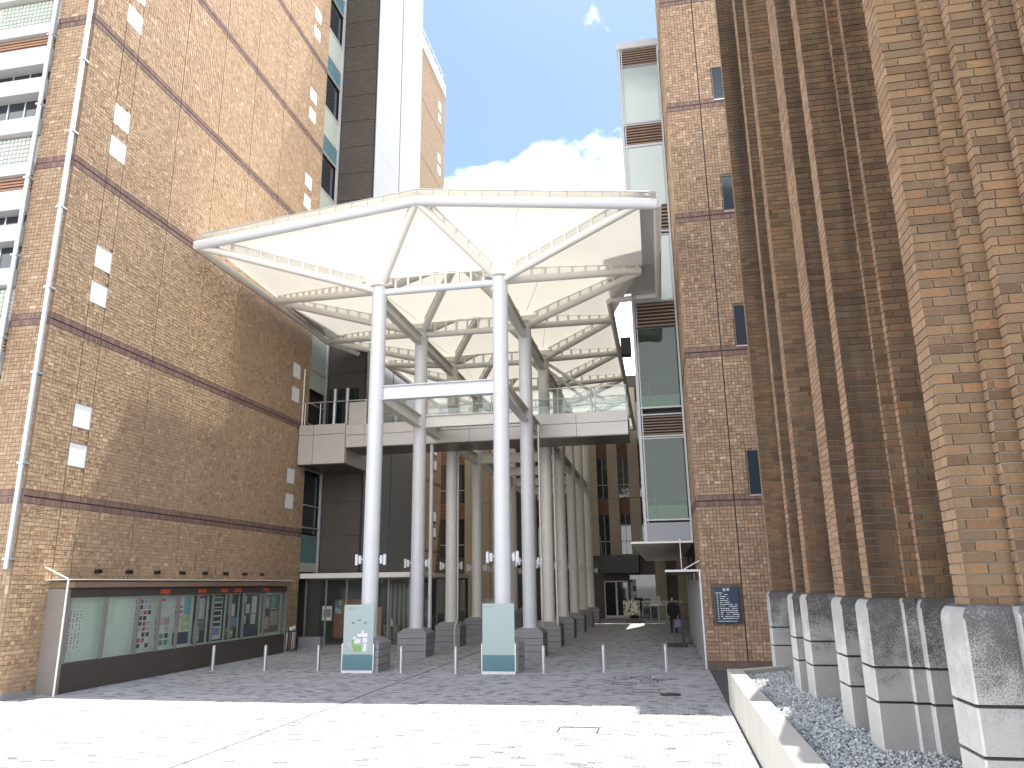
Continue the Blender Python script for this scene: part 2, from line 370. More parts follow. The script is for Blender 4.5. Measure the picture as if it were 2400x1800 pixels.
for i, (x0, x1, y0, y1) in enumerate(COVERS):
    lab = ['paved access cover beside the bollard, widest of the back row', 'small paved access cover between two others in the back row', 'paved access cover at the end of the back row towards the planter', 'paved access cover set between the back row and the front covers', 'wide shallow paved access cover in front of the back row', 'paved access cover with dark frame beside the iron grate', 'dark iron grate set in the shaded paving', 'paved access cover lying alone in the sunlit paving'][i]
    t = thing('access_cover' if i != 6 else 'drain_grate', ((x0 + x1) / 2, (y0 + y1) / 2, 0), lab, 'cover' if i != 6 else 'grate')
    f = MB(); w = .022
    f.box(x0, x1, y0, y0 + w, -.012, .002).box(x0, x1, y1 - w, y1, -.012, .002).box(x0, x0 + w, y0 + w, y1 - w, -.012, .002).box(x1 - w, x1, y0 + w, y1 - w, -.012, .002)
    f.build('frame', m_black, t)
    if i == 6:
        gb = MB(); k = x0 + w
        while k < x1 - .04: gb.box(k + .01, k + .028, y0 + w, y1 - w, -.011, .001); k += .03
        gb.build('grate_bars', m_board, t)
    else:
        rr = [(a, min(a + .2, x1 - w) - .005, b, min(b + .1, y1 - w) - .005) for b in np.arange(y0 + w, y1 - w - .03, .1) for a in np.arange(x0 + w, x1 - w - .03, .2)]
        for q in rr: pieces('paver', (0, 0, 0), X_, Y_, [q], -.002, m_paver, t, np.array([rng.uniform(.15, .55)]), .0005, .003, .010)

# ================================================================== LEFT TILE TOWER
WX = -14.9; YN = 15.75; YE = 30.4; HT = 40.2
lt = thing('tile_tower', (WX - 2, 22, 0), 'tall tan tiled tower block with paired white square panes', 'building')
MB().box(-16.1, WX - .012, YN + .012, YE - .3, -.03, HT).box(-30, -16.102, YN + .4, YE - .3, -.03, HT).box(-30, WX - .012, 39.8, 51.3, -.03, HT).box(-30, WX - 1.2, YE - .3, 39.8, -.03, HT).build('wall', m_grout, lt)
BANDS = [4.6 + 4.5 * k for k in range(8)]
JO = [YN, 16.95, 17.57, 19.77, 21.97, 24.15, 26.47, 28.77, YE]
WIN = []
for k, z in enumerate(BANDS[:6]):
    for (a, b) in ((16.96, 17.56), (28.79, 29.42)):
        WIN += [(a, b, z + .92, z + 1.50), (a, b, z + 1.95, z + 2.55)]
def tile_wall(parent, O, U, mt, spans, zr, holes, c=.105, d=.010):
    """tile field on a vertical plane, split at vertical joints (spans) and at the storey bands (zr)"""
    allr = []
    for (a, b) in zip(spans, spans[1:]):
        for (z0, z1) in zr:
            r = tile_rects(b - a - .026, z1 - z0, c); r[:, :2] += a + .013; r[:, 2:] += z0
            allr.append(r)
    r = np.vstack(allr); cu = (r[:, 0] + r[:, 1]) / 2; cv = (r[:, 2] + r[:, 3]) / 2; keep = np.ones(len(r), bool)
    for (a, b, z0, z1) in holes: keep &= ~((cu > a - .03) & (cu < b + .03) & (cv > z0 - .04) & (cv < z1 + .04))
    r = r[keep]
    for (a, b, z0, z1) in holes:
        ov = (r[:, 1] > a - .02) & (r[:, 0] < b + .02) & (r[:, 3] > z0 - .02) & (r[:, 2] < z1 + .02)
        for i in np.nonzero(ov)[0]:
            pen = [r[i, 1] - (a - .022), (b + .022) - r[i, 0], r[i, 3] - (z0 - .022), (z1 + .022) - r[i, 2]]
            k = int(np.argmin(pen)); r[i, (1, 0, 3, 2)[k]] = (a - .022, b + .022, z0 - .022, z1 + .022)[k]
    r = r[(r[:, 1] - r[:, 0] > .012) & (r[:, 3] - r[:, 2] > .012)]; n = len(r)
    rnd = np.clip(rng.normal(.45, .19, n), 0, 1)
    o = pieces('tile_field', O, U, Z_, r, d + rng.normal(0, .0016, n), mt, parent, rnd, .0022, .0015, .012); tag(o, kind='stuff'); return o
def band_tiles(parent, O, U, spans, zs, mt, dz=.16):
    al = []
    for z in zs:
        for (a, b) in zip(spans, spans[1:]):
            n = max(1, int((b - a - .03) / .055)); w = (b - a - .03) / n
            for i in range(n):
                u = a + .015 + i * w
                al.append((u + .003, u + w - .003, z + .018, z + dz)); al.append((u + .003, u + w - .003, z - dz, z - .018))
    tag(pieces('band_tiles', O, U, Z_, np.array(al), .014, mt, parent, None, .001, .001, .012), kind='stuff')
ZR = [(0.03, BANDS[0] - .17)] + [(a + .17, b - .17) for a, b in zip(BANDS, BANDS[1:])][:6] + [(BANDS[6] + .17, BANDS[6] + 2)]
tile_wall(lt, (WX, 0, 0), Y_, m_tile, JO, ZR, WIN + [(17.0, 28.4, 0, 2.4)])
band_tiles(lt, (WX, 0, 0), Y_, JO, BANDS[:7], m_band)
gv = MB()
for j in JO[1:-1]: gv.box(WX - .02, WX - .006, j - .011, j + .011, 0, 34)
for z in BANDS[:7]: gv.box(WX - .02, WX - .004, YN, YE - .3, z - .016, z + .016)
gv.build('joint_strips', m_dark, lt)
for (a, b, z0, z1) in WIN:
    w = MB().box(WX - .02, WX + .004, a, b, z0, z1).build('window', m_win, lt)
    fr = MB(); t = .018
    fr.box(WX, WX + .012, a - t, b + t, z0 - t, z0).box(WX, WX + .012, a - t, b + t, z1, z1 + t).box(WX, WX + .012, a - t, a, z0, z1).box(WX, WX + .012, b, b + t, z0, z1)
    fr.build('frame', m_alum, w)
# upper plain tiling and far wing skins (too far to tell tiles apart)
MB().box(WX - .011, WX - .002, YN, YE - .3, BANDS[6] + 2.0, HT).build('upper_tiling', m_tilef, lt)
MB().box(WX - .011, WX - .002, 39.8, 51.3, 0, HT).box(-30, WX - .01, 51.3, 51.31, 0, HT).build('wing_tiling', m_tilew, lt)
bb = MB()
for z in BANDS: bb.box(WX - .01, WX + .004, 39.8, 51.3, z - .05, z + .05)
bb.build('wing_bands', m_band, lt)
for z in BANDS:
    for (z0, z1) in ((z + .92, z + 1.5), (z + 1.95, z + 2.55)): MB().box(WX - .01, WX + .01, 49.55, 50.2, z0, z1).build('window', m_win, lt)
MB().box(-30, WX + .05, 39.7, 51.35, HT, HT + 1.0).build('parapet', m_slab, lt)
rl = MB()
for y in np.arange(40, 51.5, 1.2): rl.tube((WX - .1, y, HT + 1), (WX - .1, y, HT + 1.9), .025, 6)
rl.tube((WX - .1, 39.8, HT + 1.9), (WX - .1, 51.3, HT + 1.9), .03, 6).build('roof_rail', m_grey, lt)
# front face towards the forecourt: tiled corner strip, then storeys of slabs, louvres and glazing
FY = YN
tile_wall(lt, (0, FY, 0), X_, m_tile, [-16.1, -14.93], [(0.03, BANDS[0] - .17)] + [(a + .17, b - .17) for a, b in zip(BANDS, BANDS[1:])][:4], [])
band_tiles(lt, (0, FY, 0), X_, [-16.1, -14.93], BANDS[:4], m_band)
MB().box(-16.1, WX - .012, FY - .002, FY + .008, BANDS[4] + .1, HT).build('front_tiling', m_tilef, lt)
MB().box(-30, -16.12, FY + .3, FY + .35, 0, HT).build('front_wall', m_tilef, lt)
for k in range(0, 5):
    b = 4.6 + 4.5 * k
    for (z0, z1, pr) in ((-.30, .04, .10), (.97, 1.44, .14), (2.21, 2.69, .14), (3.12, 3.70, .14)):
        MB().box(-22, -16.14, FY - pr, FY + .299, b + z0, b + z1).build('slab', m_slab, lt, .01)
    for (z0, z1) in ((1.45, 2.2), (2.70, 3.11)):
        w = MB().box(-22, -16.15, FY + .2, FY + .22, b + z0, b + z1).build('window', m_darkg, lt)
        for x in np.arange(-19.7, -16.2, .55): MB().box(x, x + .04, FY + .17, FY + .199, b + z0 + .003, b + z1 - .003).build('mullion', m_alum, w)
    lv = MB()
    for i in range(5): lv.box(-22, -16.15, FY + .02 + .01 * (i % 2), FY + .14, b + 3.73 + i * .095, b + 3.785 + i * .095)
    lv.build('louvre', m_slat, lt)
    MB().box(-22, -16.13, FY + .21, FY + .25, b + 3.71, b + 4.19).build('louvre_back', m_dark, lt)
    gbx = []
    for z in np.arange(.06, .9, .125):
        for x in np.arange(-18.2, -16.2, .125): gbx.append((x + .008, x + .117, b + z + .006, b + z + .115))
    tag(pieces('glass_blocks', (0, FY + .06, 0), X_, Z_, np.array(gbx), .02, m_beigeg, lt, None, .002, .012, .02), kind='stuff')
    MB().box(-22, -16.16, FY + .075, FY + .1, b + .05, b + .93).build('block_grout', m_slab, lt)
for x, lab in ((-16.12, None), (-14.96, None)):
    p = MB().tube((x, FY - .14, 2.9 if x > -15.5 else 8), (x, FY - .14, HT), .062, 12)
    p = p.build('drainpipe', m_galv, lt)
    for z in np.arange(3.1 if x > -15.5 else 8.6, 30, 2.25): MB().box(x - .09, x + .09, FY - .21, FY - .005, z, z + .05).build('pipe_clamp', m_galv, p)
# ground level base course
for (a, b) in ((YN, 16.87), (28.46, 29.9)): MB().box(WX - .01, WX + .03, a, b, -.02, .14).build('base_course', m_plinth, lt)

# ================================================================== STAIR TOWER (ribbed front, pale metal side) and glazed strip
SX = -13.06; SY = 32.4; SE = 39.72
st = thing('stair_tower', (-14, 36, 0), 'stair tower with dark ribbed front and pale metal side beside the tan tower', 'building')
MB().box(WX - 1.15, SX - .05, SY + .06, SE, 2.95, 40).build('core', m_ribs, st)
rb = MB()
z = 3.0
zs = [3.06 + 1.5 * i for i in range(25)]
for a, b in zip(zs, zs[1:]):
    q = MB(); q.box(WX, SX - .06, SY + .02, SY + .055, a + .02, b - .02)
    zz = a + .07
    while zz < b - .07: q.box(WX, SX - .06, SY - .005, SY + .02, zz, zz + .05); zz += .11
    q.build('ribbed_panel', m_ribs, st)
MB().box(SX - .058, SX + .01, SY - .02, SY + .06, 2.95, 40).build('corner_trim', m_black, st)
ya = [SY + .07, 36.05, SE]
for (a, b) in zip(ya, ya[1:]):
    for (z0, z1) in zip(zs, zs[1:]): MB().box(SX - .04, SX, a + (.06 if a > 34 else 0), b - (.06 if b < 38 else 0), z0 + .004, z1 - .004).build('side_panel', m_wpan, st)
MB().box(SX - .045, SX - .015, 35.98, 36.12, 3, 39.5).build('joint_strip', m_black, st)
# glazed strip between tower wall and stair tower
gs = thing('glazed_strip', (-15, 31.3, 0), 'narrow strip of teal and pale green glazing between tan tower and stair tower', 'glazing')
GX = WX - .12
MB().box(GX - .9, GX - .25, YE - .29, SY + .05, 3, 40).build('core', m_dark, gs)
for k in range(0, 8):
    b = 4.6 + 4.5 * k
    lo = [(0.30, 1.20, m_blueg, 0), (1.25, 2.75, m_beigeg, 0), (2.8, 4.75, m_darkg, .12)]
    if k == 0: lo = [(-1.2, .0, m_blueg, 0)] + [(.05, 2.6, m_darkg, .1)]
    if k == 1: lo = [(1.9, 4.75, m_beigeg, 0)]
    for (z0, z1, mt, dp) in lo: MB().box(GX - .06 - dp, GX - dp, YE - .28, SY - .02, b + z0, b + z1 - .03).build('pane', mt, gs)
fr = MB()
for k in range(0, 8):
    for zz in (.25, 1.2, 2.72, 2.78): fr.box(GX - .05, GX + .03, YE - .28, SY - .03, 4.6 + 4.5 * k + zz, 4.6 + 4.5 * k + zz + .045)
fr.box(GX - .05, GX + .06, SY - .14, SY - .02, 3, 40).build('frame', m_grey, gs)
ln = MB().box(GX - .05, GX + .01, YE - .28, SY - .1, 3.02, 3.4).build('base_panel', m_beigeg, gs)

# ================================================================== LOBBY
lb = thing('glass_lobby', (-12.6, 33, 0), 'dark glass entrance lobby with pale roof edge below the stair tower', 'lobby')
MB().box(-14.88, -10.1, 30.42, 40.5, 2.74, 2.94).build('roof_slab', m_cream, lb, .01)
MB().box(-14.85, -10.3, 31.0, 40.4, -.01, .012).build('floor', m_plinth, lb)
MB().box(-14.88, -10.2, 40.3, 40.45, .02, 2.73).box(-16.2, -14.9, 32.5, 40, .02, 2.73).build('back_wall', m_ribs, lb)
xs = np.linspace(-14.8, -10.25, 6)
for a, b in zip(xs, xs[1:]): MB().box(a + .03, b - .03, 30.93, 30.95, .1, 2.68).build('pane', m_glass, lb)
ys = np.linspace(30.95, 40, 8)
for a, b in zip(ys, ys[1:]): MB().box(-10.26, -10.24, a + .03, b - .03, .1, 2.68).build('pane', m_glass, lb)
fr = MB()
for a in xs: fr.box(a - .028, a + .028, 30.9, 30.97, 0, 2.735)
for a in ys[1:]: fr.box(-10.28, -10.22, a - .028, a + .028, 0, 2.735)
fr.box(-14.8, -10.25, 30.91, 30.965, .02, .09).box(-14.8, -10.25, 30.91, 30.965, 2.685, 2.735)
fr.build('frame', m_case, lb)
cu = MB()
for i in range(9): cu.box(-12.3 + i * .21, -12.18 + i * .21, 34.2, 34.26, .05, 2.5)
cu.build('inner_blind', m_case, lb)
MB().box(-14.86, -13.9, 30.55, 30.85, -.02, .42).build('low_wall', m_plinth, lb, .015)
t = thing('notice_stand', (-13.9, 33, 0), 'orange brown notice stand behind the lobby glass', 'stand')
MB().box(-14.42, -13.1, 33.0, 33.06, .22, 1.85).build('board', m_orange, t); MB().box(-14.3, -14.22, 33.0, 33.06, .01, .22).box(-13.3, -13.22, 33.0, 33.06, .01, .22).build('leg', m_black, t)
MB().box(-14.36, -14.08, 32.985, 32.995, 1.25, 1.8).build('poster', mat_poster('poster stand', [(.5, .55, .55), (.15, .35, .4), (.65, .65, .6)], 6, 3.1), t)
t = thing('notice_paper', (-14.0, 30.9, 1.3), 'white paper notice stuck inside the lobby glass', 'notice')
MB().box(-14.05, -13.62, 30.955, 30.96, 1.05, 1.62).build('sheet', m_paper, t); MB().box(-14.0, -13.67, 30.951, 30.9545, 1.18, 1.5).build('print', m_case, t)
t = thing('wood_post', (-11.74, 31.45, 0), 'orange wooden post standing beyond the map sign', 'post')
MB().box(-11.86, -11.63, 31.4, 31.5, .013, 1.56).build('post', m_wood, t, .01); MB().box(-11.9, -11.59, 31.36, 31.54, .012, .1).build('foot', m_wood, t)
t = thing('side_table', (-11.3, 31.8, 0), 'small grey table with a bottle behind the lobby glass', 'table')
MB().box(-11.6, -11.0, 31.6, 32.0, .76, .80).build('top', m_case, t)
for (x, y) in ((-11.58, 31.62), (-11.06, 31.62), (-11.58, 31.94), (-11.06, 31.94)): MB().box(x, x + .04, y, y + .04, .013, .76).build('leg', m_case, t)
t = thing('spray_bottle', (-11.3, 31.8, .80), 'white sanitiser bottle on the small grey table', 'bottle')
MB().tube((-11.3, 31.8, .80), (-11.3, 31.8, .99), .045, 10).build('body', m_paper, t); MB().tube((-11.3, 31.8, .991), (-11.3, 31.8, 1.04), .018, 8).box(-11.36, -11.28, 31.785, 31.815, 1.04, 1.07).build('pump', m_print, t)

# ================================================================== CANOPY
cn = thing('membrane_canopy', (-6.7, 22.5, 0), 'white branching steel canopy with cream translucent membrane roof over the passage', 'canopy')
XL, XR, XM = -8.73, -4.64, -6.69
ROW = [22.55 + 4.6 * k for k in range(7)]
MID = [20.25 + 4.6 * k for k in range(8)]
HZ = 11.9
EL = [Vector((-14.4, 20.65, 13.25)), Vector((-14.4, 26.0, 13.3)), Vector((-14.4, 30.8, 13.15))] + [Vector((-12.7, y, 12.85)) for y in MID[3:]]
ER = [Vector((-.05, 20.8, 13.22)), Vector((-.09, MID[1], 12.8))] + [Vector((-1.4, y, 12.68)) for y in MID[2:]]
AP = [Vector((-6.93, 20.75, 14.08))] + [Vector((XM, y, 13.78)) for y in MID[1:]]
UP = Vector((0, 0, .40)); FR = Vector((.465, 20.8, 13.15)); US = Vector((0, 0, .2))
def lamp(col, x, y, s):
    q = MB(); z = 3.2; x0 = x + s * .25
    q.box(min(x0, x0 + s * .2), max(x0, x0 + s * .2), y - .02, y + .02, z - .02, z + .02)
    for dx, h in ((.09, .24), (.2, .32)):
        q.tube((x0 + s * dx, y - .03, z - h / 2 - .02), (x0 + s * dx, y - .03, z + h / 2 - .02), .048, 10)
    q.build('spotlight', m_white, col)
for k, y in enumerate(ROW):
    for x in (XL, XR):
        mt = m_white if k < 2 else m_cream
        c = MB().tube((x, y, .95), (x, y, HZ + .12), .245, 24).build('column', mt, cn)
        for z in (8.12, 8.64, 4.45): MB().tube((x, y, z - .012), (x, y, z + .012), .25, 24).build('collar', mt, c)
        MB().tube((x, y, .94), (x, y, .97), .29, 24).build('base_collar', mt, c)
        for s in (-1, 1): lamp(c, x, y, s)
        p = MB().box(x - .48, x + .48, y - .48, y + .48, -.02, .78).build('plinth', m_dark, cn)
        for i in range(4): MB().box(x - .52, x + .52, y - .52, y + .52, -.015 + i * .215, .19 + i * .215 if i < 3 else .80).build('stone_course', m_plinth, p, .012)
        cp = MB(); b = len(cp.v); cp.v += [(x - .52, y - .52, .802), (x + .52, y - .52, .802), (x + .52, y + .52, .802), (x - .52, y + .52, .802), (x - .34, y - .34, .945), (x + .34, y - .34, .945), (x + .34, y + .34, .945), (x - .34, y + .34, .945)]
        for q in ((4, 5, 6, 7), (0, 1, 5, 4), (1, 2, 6, 5), (2, 3, 7, 6), (3, 0, 4, 7)): cp.f.append(q); cp.sm.append(False)
        cp.build('cap_stone', m_plinth, p)
def branch(a, b, r=.125):
    """main tube plus the slender rail it carries on short stubs, where the membrane is fixed"""
    a = Vector(a); b = Vector(b); d = b - a; L_ = d.length
    t = MB().tube(a + d * .03, b - d * .02, r, 12).build('branch_tube', m_cream, cn)
    q = MB(); o = UP * .95
    p0 = a + d * .09 + o; p1 = b - d * .03 + o
    q.tube(p0, p1, .035, 8)
    n = max(3, int(L_ / .48))
    for i in range(n):
        f = .12 + .84 * i / (n - 1); p = a + d * f
        w = d.normalized() * .055
        q.tube(p + UP * .2, p + o, .05, 6)
    q.build('membrane_rail', m_cream, t)
for k, y in enumerate(ROW):
    hl = Vector((XL, y, HZ)); hr = Vector((XR, y, HZ))
    branch(hl, EL[k]); branch(hl, EL[k + 1]); branch(hr, ER[k]); branch(hr, ER[k + 1])
    for h in (hl, hr):
        branch(h, AP[k]); branch(h, AP[k + 1])
    for i in range(2):
        x = (XL, XR)[i]; MB().tube((x, y, HZ + .12), (x, y, HZ + .16), .36, 16).box(x - .45, x + .45, y - .12, y + .12, HZ + .16, HZ + .4).build('head_plate', m_cream, cn)
    t = MB().tube((XL + .2, y, HZ - .05), (XR - .2, y, HZ - .05), .12, 12).build('cross_tube', m_white if k == 0 else m_cream, cn)
    q = MB().path([(XL + .3, y, HZ + .42), (XM, y, HZ + .45), (XR - .3, y, HZ + .42)], .035, 8)
    for i in range(8):
        x = XL + .55 + i * .43; q.tube((x, y, HZ), (x, y, HZ + .41 + .03 * (1 - abs(x - XM) / 2.05)), .045, 6)
    q.build('membrane_rail', m_cream, t)
    MB().ibeam((XL + .24, y, 8.38), (XR - .24, y, 8.38), .26, .46).build('cross_beam', m_white if k == 0 else m_cream, cn)
    if k < 6:
        for x in (XL, XR):
            MB().ibeam((x, y + .24, 8.38), (x, y + 4.36, 8.38), .28, .46).build('side_beam', m_cream, cn)
            MB().ibeam((x, y + .24, HZ - .32), (x, y + 4.36, HZ - .32), .24, .40).build('head_beam', m_cream, cn)
# edge tubes and front fascia
def edge(pts, r, name, mt): 
    for a, b in zip(pts, pts[1:]): MB().tube(a, b, r, 14).build(name, mt, cn)
edge([EL[0], AP[0], FR], .165, 'front_edge_tube', m_white)
edge(EL, .115, 'side_edge_tube', m_cream)
REDGE = [FR, Vector((.42, 27.4, 12.8)), Vector((-1.42, 27.4, 12.75)), Vector((-1.4, MID[7], 12.68))]
edge(REDGE, .115, 'side_edge_tube', m_cream)
edge([EL[7], AP[7], ER[7]], .14, 'back_edge_tube', m_cream)
def fascia(a, b, n, name='fascia_panel'):
    st_ = MB(); rr_ = MB()
    for i in range(n):
        p = a.lerp(b, i / n); q = a.lerp(b, (i + 1) / n); e = (q - p).normalized() * .012
        MB().quad(p + e + UP * .3, q - e + UP * .3, q - e + UP, p + e + UP).build(name, m_fasc, cn)
        st_.tube(p + UP * .3, p + UP, .012, 6)
    st_.tube(a + UP * 1.02, b + UP * 1.02, .022, 8)
    st_.build('fascia_rail', m_grey, cn)
fascia(EL[0], AP[0], 14); fascia(AP[0], FR, 14)
def sheet(a, b, c, sag=.10, n=6, name='membrane_panel', seam=False):
    a, b, c = (Vector(v) for v in (a, b, c)); me = MB(); idx = {}
    nr = (b - a).cross(c - a).normalized()
    if nr.z < 0: nr = -nr
    for i in range(n + 1):
        for j in range(n + 1 - i):
            u = i / n; v = j / n; w = 1 - u - v; idx[i, j] = len(me.v); me.v.append(tuple(a * w + b * u + c * v - nr * sag * 27 * u * v * w))
    for i in range(n):
        for j in range(n - i):
            me.f.append((idx[i, j], idx[i + 1, j], idx[i, j + 1])); me.sm.append(True)
            if i + j < n - 1: me.f.append((idx[i + 1, j], idx[i + 1, j + 1], idx[i, j + 1])); me.sm.append(True)
    o = me.build(name, m_memb, cn)
    if seam:
        pts = []
        for i in range(9):
            w = .04 + .9 * i / 8; u = v = (1 - w) / 2; pts.append(a * w + b * u + c * v - nr * (sag * 27 * u * v * w + .012))
        MB().path(pts, .011, 5).build('seam', m_cream, o)
    return o
for k, y in enumerate(ROW):
    hl = Vector((XL, y, HZ)) + UP * 1.05; hr = Vector((XR, y, HZ)) + UP * 1.05; hm = Vector((XM, y, HZ + .52))
    ue = lambda i: UP if i == 0 else US
    sheet(hl, EL[k] + ue(k), EL[k + 1] + US, -.06)
    sheet(hr, ER[k] + ue(k), ER[k + 1] + US, -.06)
    for kk in (k, k + 1):
        sheet(hl, EL[kk] + ue(kk), AP[kk] + UP, .10, seam=True); sheet(hr, ER[kk] + ue(kk), AP[kk] + UP, .10, seam=True)
        sheet(hl, hm, AP[kk] + UP, .0, 3); sheet(hr, hm, AP[kk] + UP, .0, 3)
# opaque grey edge plates
MB().quad(ER[0] + UP, (.43, 20.85, 13.5), (.40, 24.85, 13.05), ER[1] + US).build('edge_plate', m_plate, cn)
MB().quad(ER[1] + US, (.40, 24.85, 13.05), (.40, 27.4, 13.0), (-1.4, 27.4, 12.92)).build('edge_plate', m_plate, cn)
MB().quad(EL[1] + US, (-13.5, 28.4, 12.95), EL[2] + US).build('edge_plate', m_plate, cn)
for (a, b) in (((XR + .2, 31.75, 11.7), (-1.7, 32.6, 9.85)), ((XR + .2, 31.95, 11.45), (-1.7, 33.6, 9.3))): MB().tube(a, b, .07, 8).build('brace_tube', m_cream, cn)
MB().box(-1.17, -.76, 30.0, 30.5, 11.38, 12.1).build('equipment_box', m_black, cn)
dp = MB().path([(-8.9, 29.3, 7.9), (-8.9, 29.3, .95), (-8.72, 28.6, .5), (-8.72, 28.5, -.02)], .075, 12).build('downpipe', m_white, cn)
dp = MB().path([(-8.37, 31.45, 8.0), (-8.37, 31.45, 1.1), (-8.42, 31.2, .75), (-8.42, 31.2, -.01)], .035, 8).build('conduit', m_white, cn)
dp = MB().path([(-4.25, 27.4, 8.1), (-4.25, 27.4, 1.3), (-4.3, 27.75, .7)], .035, 8).build('conduit', m_cream, cn)
dp = MB().path([(-4.27, 31.5, 8.1), (-4.27, 31.5, 1.3), (-4.22, 31.2, .8)], .04, 8).build('conduit', m_cream, cn)

# ================================================================== FOOTBRIDGE
fb = thing('footbridge', (-6.7, 30.5, 8), 'warm grey panelled footbridge with glass railing crossing below the canopy', 'bridge')
FY0, FY1, BZ0, BZM, BZ1 = 29.5, 31.45, 8.0, 8.52, 8.95
xs = [-12.72, -11.9, -9.7, -7.4, -5.1, -3.05, -1.02]
for a, b in zip(xs, xs[1:]):
    MB().box(a + .008, b - .008, FY0, FY0 + .06, BZ0 + .01, BZM - .008).build('fascia_panel', m_panel, fb)
    MB().box(a + .008, b - .008, FY0 - .02, FY0 + .06, BZM + .008, BZ1).build('fascia_panel', m_panel, fb)
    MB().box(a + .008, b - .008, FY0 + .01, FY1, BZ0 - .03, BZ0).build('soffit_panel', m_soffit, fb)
MB().box(-12.7, -1.05, FY0 + .07, FY1 - .05, BZ0 + .01, BZ1 - .06).build('deck', m_dark, fb)
MB().box(-12.7, -1.02, FY1 - .045, FY1, BZ0, BZ1).build('back_fascia', m_panel, fb)
for (a, b) in ((-14.84, -14.2), (-14.18, -12.76)):
    MB().box(a, b, FY0 + .04, FY0 + .12, 7.37, 8.60).build('box_panel', m_panel, fb); MB().box(a, b, FY0 + .04, FY0 + .12, 8.62, 9.04).build('box_panel', m_panel, fb)
MB().box(-12.80, -12.745, FY0 + .13, 31.9, 7.37, 9.04).build('box_side', m_panel, fb)
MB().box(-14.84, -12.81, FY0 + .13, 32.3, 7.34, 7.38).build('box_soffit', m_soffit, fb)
MB().box(-14.84, -12.81, FY0 + .13, 32.3, 8.8, 8.98).build('landing', m_dark, fb)
MB().box(-12.74, -11.95, FY0 + .3, FY0 + .36, 8.96, 10.0).build('end_screen', m_panel, fb)
rx = np.linspace(-11.9, -1.05, 9)
for yy in (FY0 + .05, FY1 - .05):
    for a, b in zip(rx, rx[1:]): MB().box(a + .04, b - .04, yy - .006, yy + .006, BZ1 + .06, BZ1 + .92).build('glass_pane', m_glass, fb)
    for x in rx: MB().tube((x, yy, BZ1 - .04), (x, yy, BZ1 + 1.02), .022, 8).build('post', m_alum, fb)
    MB().tube((-11.95, yy, BZ1 + 1.04), (-1.05, yy, BZ1 + 1.04), .026, 8).build('handrail', m_alum, fb)
    MB().tube((-11.95, yy - .03, BZ1 + .3), (-1.05, yy - .03, BZ1 + .3), .010, 6).tube((-11.95, yy - .03, BZ1 + .62), (-1.05, yy - .03, BZ1 + .62), .010, 6).build('rail_wires', m_alum, fb)
for x in (-14.7, -14.0, -13.4, -12.8): MB().tube((x, FY0 + .2, 9.0), (x, FY0 + .2, 10.05), .02, 8).build('post', m_alum, fb)
MB().tube((-14.8, FY0 + .2, 10.05), (-11.95, FY0 + .2, 10.05), .026, 8).build('handrail', m_alum, fb)
MB().box(-14.82, -13.4, 32.28, 32.36, 9.0, 11.3).build('door_recess', m_darkg, fb)
for x in (-14.35, -13.75): MB().tube((x, 31.9, 9.0), (x, 31.9, 11.2), .09, 12).build('vent_pipe', m_alum, fb)
MB().tube((-14.84, 29.75, 9.0), (-14.84, 29.75, 11.6), .035, 8).build('corner_pipe', m_cream, fb)

# ================================================================== RIGHT TILE BLOCK
RX = 1.08; RY = 23.5; RH = 25.9
rt = thing('tile_block', (4, 30, 0), 'brown tiled block with slit windows beside the brick tower', 'building')
MB().box(RX + .012, 16, RY + .012, 27.3, -.03, RH).box(1.7, 16, 27.3, 60, -.03, RH).build('wall', m_groutR, rt)
RB = [4.72, 9.33, 13.95, 18.1, 22.36]
SL = [(2.65, 2.96, 4.86, 6.17), (2.65, 2.96, 9.46, 10.77), (2.65, 2.96, 14.04, 15.30), (2.65, 2.96, 18.2, 19.44), (2.65, 2.96, 22.5, 23.75)]
RZ = [(.22, RB[0] - .17)] + [(a + .17, b - .17) for a, b in zip(RB, RB[1:])] + [(RB[4] + .17, RH)]
tile_wall(rt, (0, RY, 0), X_, m_tileR, [RX, 2.17, 4.4], RZ, SL + [(1.36, 2.08, 1.22, 2.27)])
band_tiles(rt, (0, RY, 0), X_, [RX, 2.17, 4.4], RB, m_band)
tile_wall(rt, (RX, 27.28, 0), NY, m_tile, [0, 3.78], RZ, [])
band_tiles(rt, (RX, 27.28, 0), NY, [0, 3.78], RB, m_band)
gj = MB().box(2.16, 2.185, RY - .004, RY + .012, 0, RH)
for z in RB: gj.box(RX, 4.4, RY - .003, RY + .012, z - .016, z + .016).box(RX - .003, RX + .012, RY, 27.28, z - .016, z + .016)
gj.build('joint_strips', m_dark, rt)
for (a, b, z0, z1) in SL:
    w = MB().box(a, b, RY + .0, RY + .013, z0, z1).build('window', m_navyg, rt)
    MB().box(a - .02, a, RY - .012, RY + .012, z0, z1).box(b, b + .02, RY - .012, RY + .012, z0, z1).box(a - .02, b + .02, RY - .03, RY + .012, z1, z1 + .03).build('frame', m_slatb, w)
    MB().box(a - .02, b + .02, RY - .05, RY + .01, z0 - .035, z0).build('sill', m_alum, w)
MB().box(RX - .02, 4.4, RY - .02, RY + .012, -.02, .2).box(RX - .02, RX + .012, RY + .013, 27.28, -.02, .2).build('base_course', m_band and m_groutR, rt)

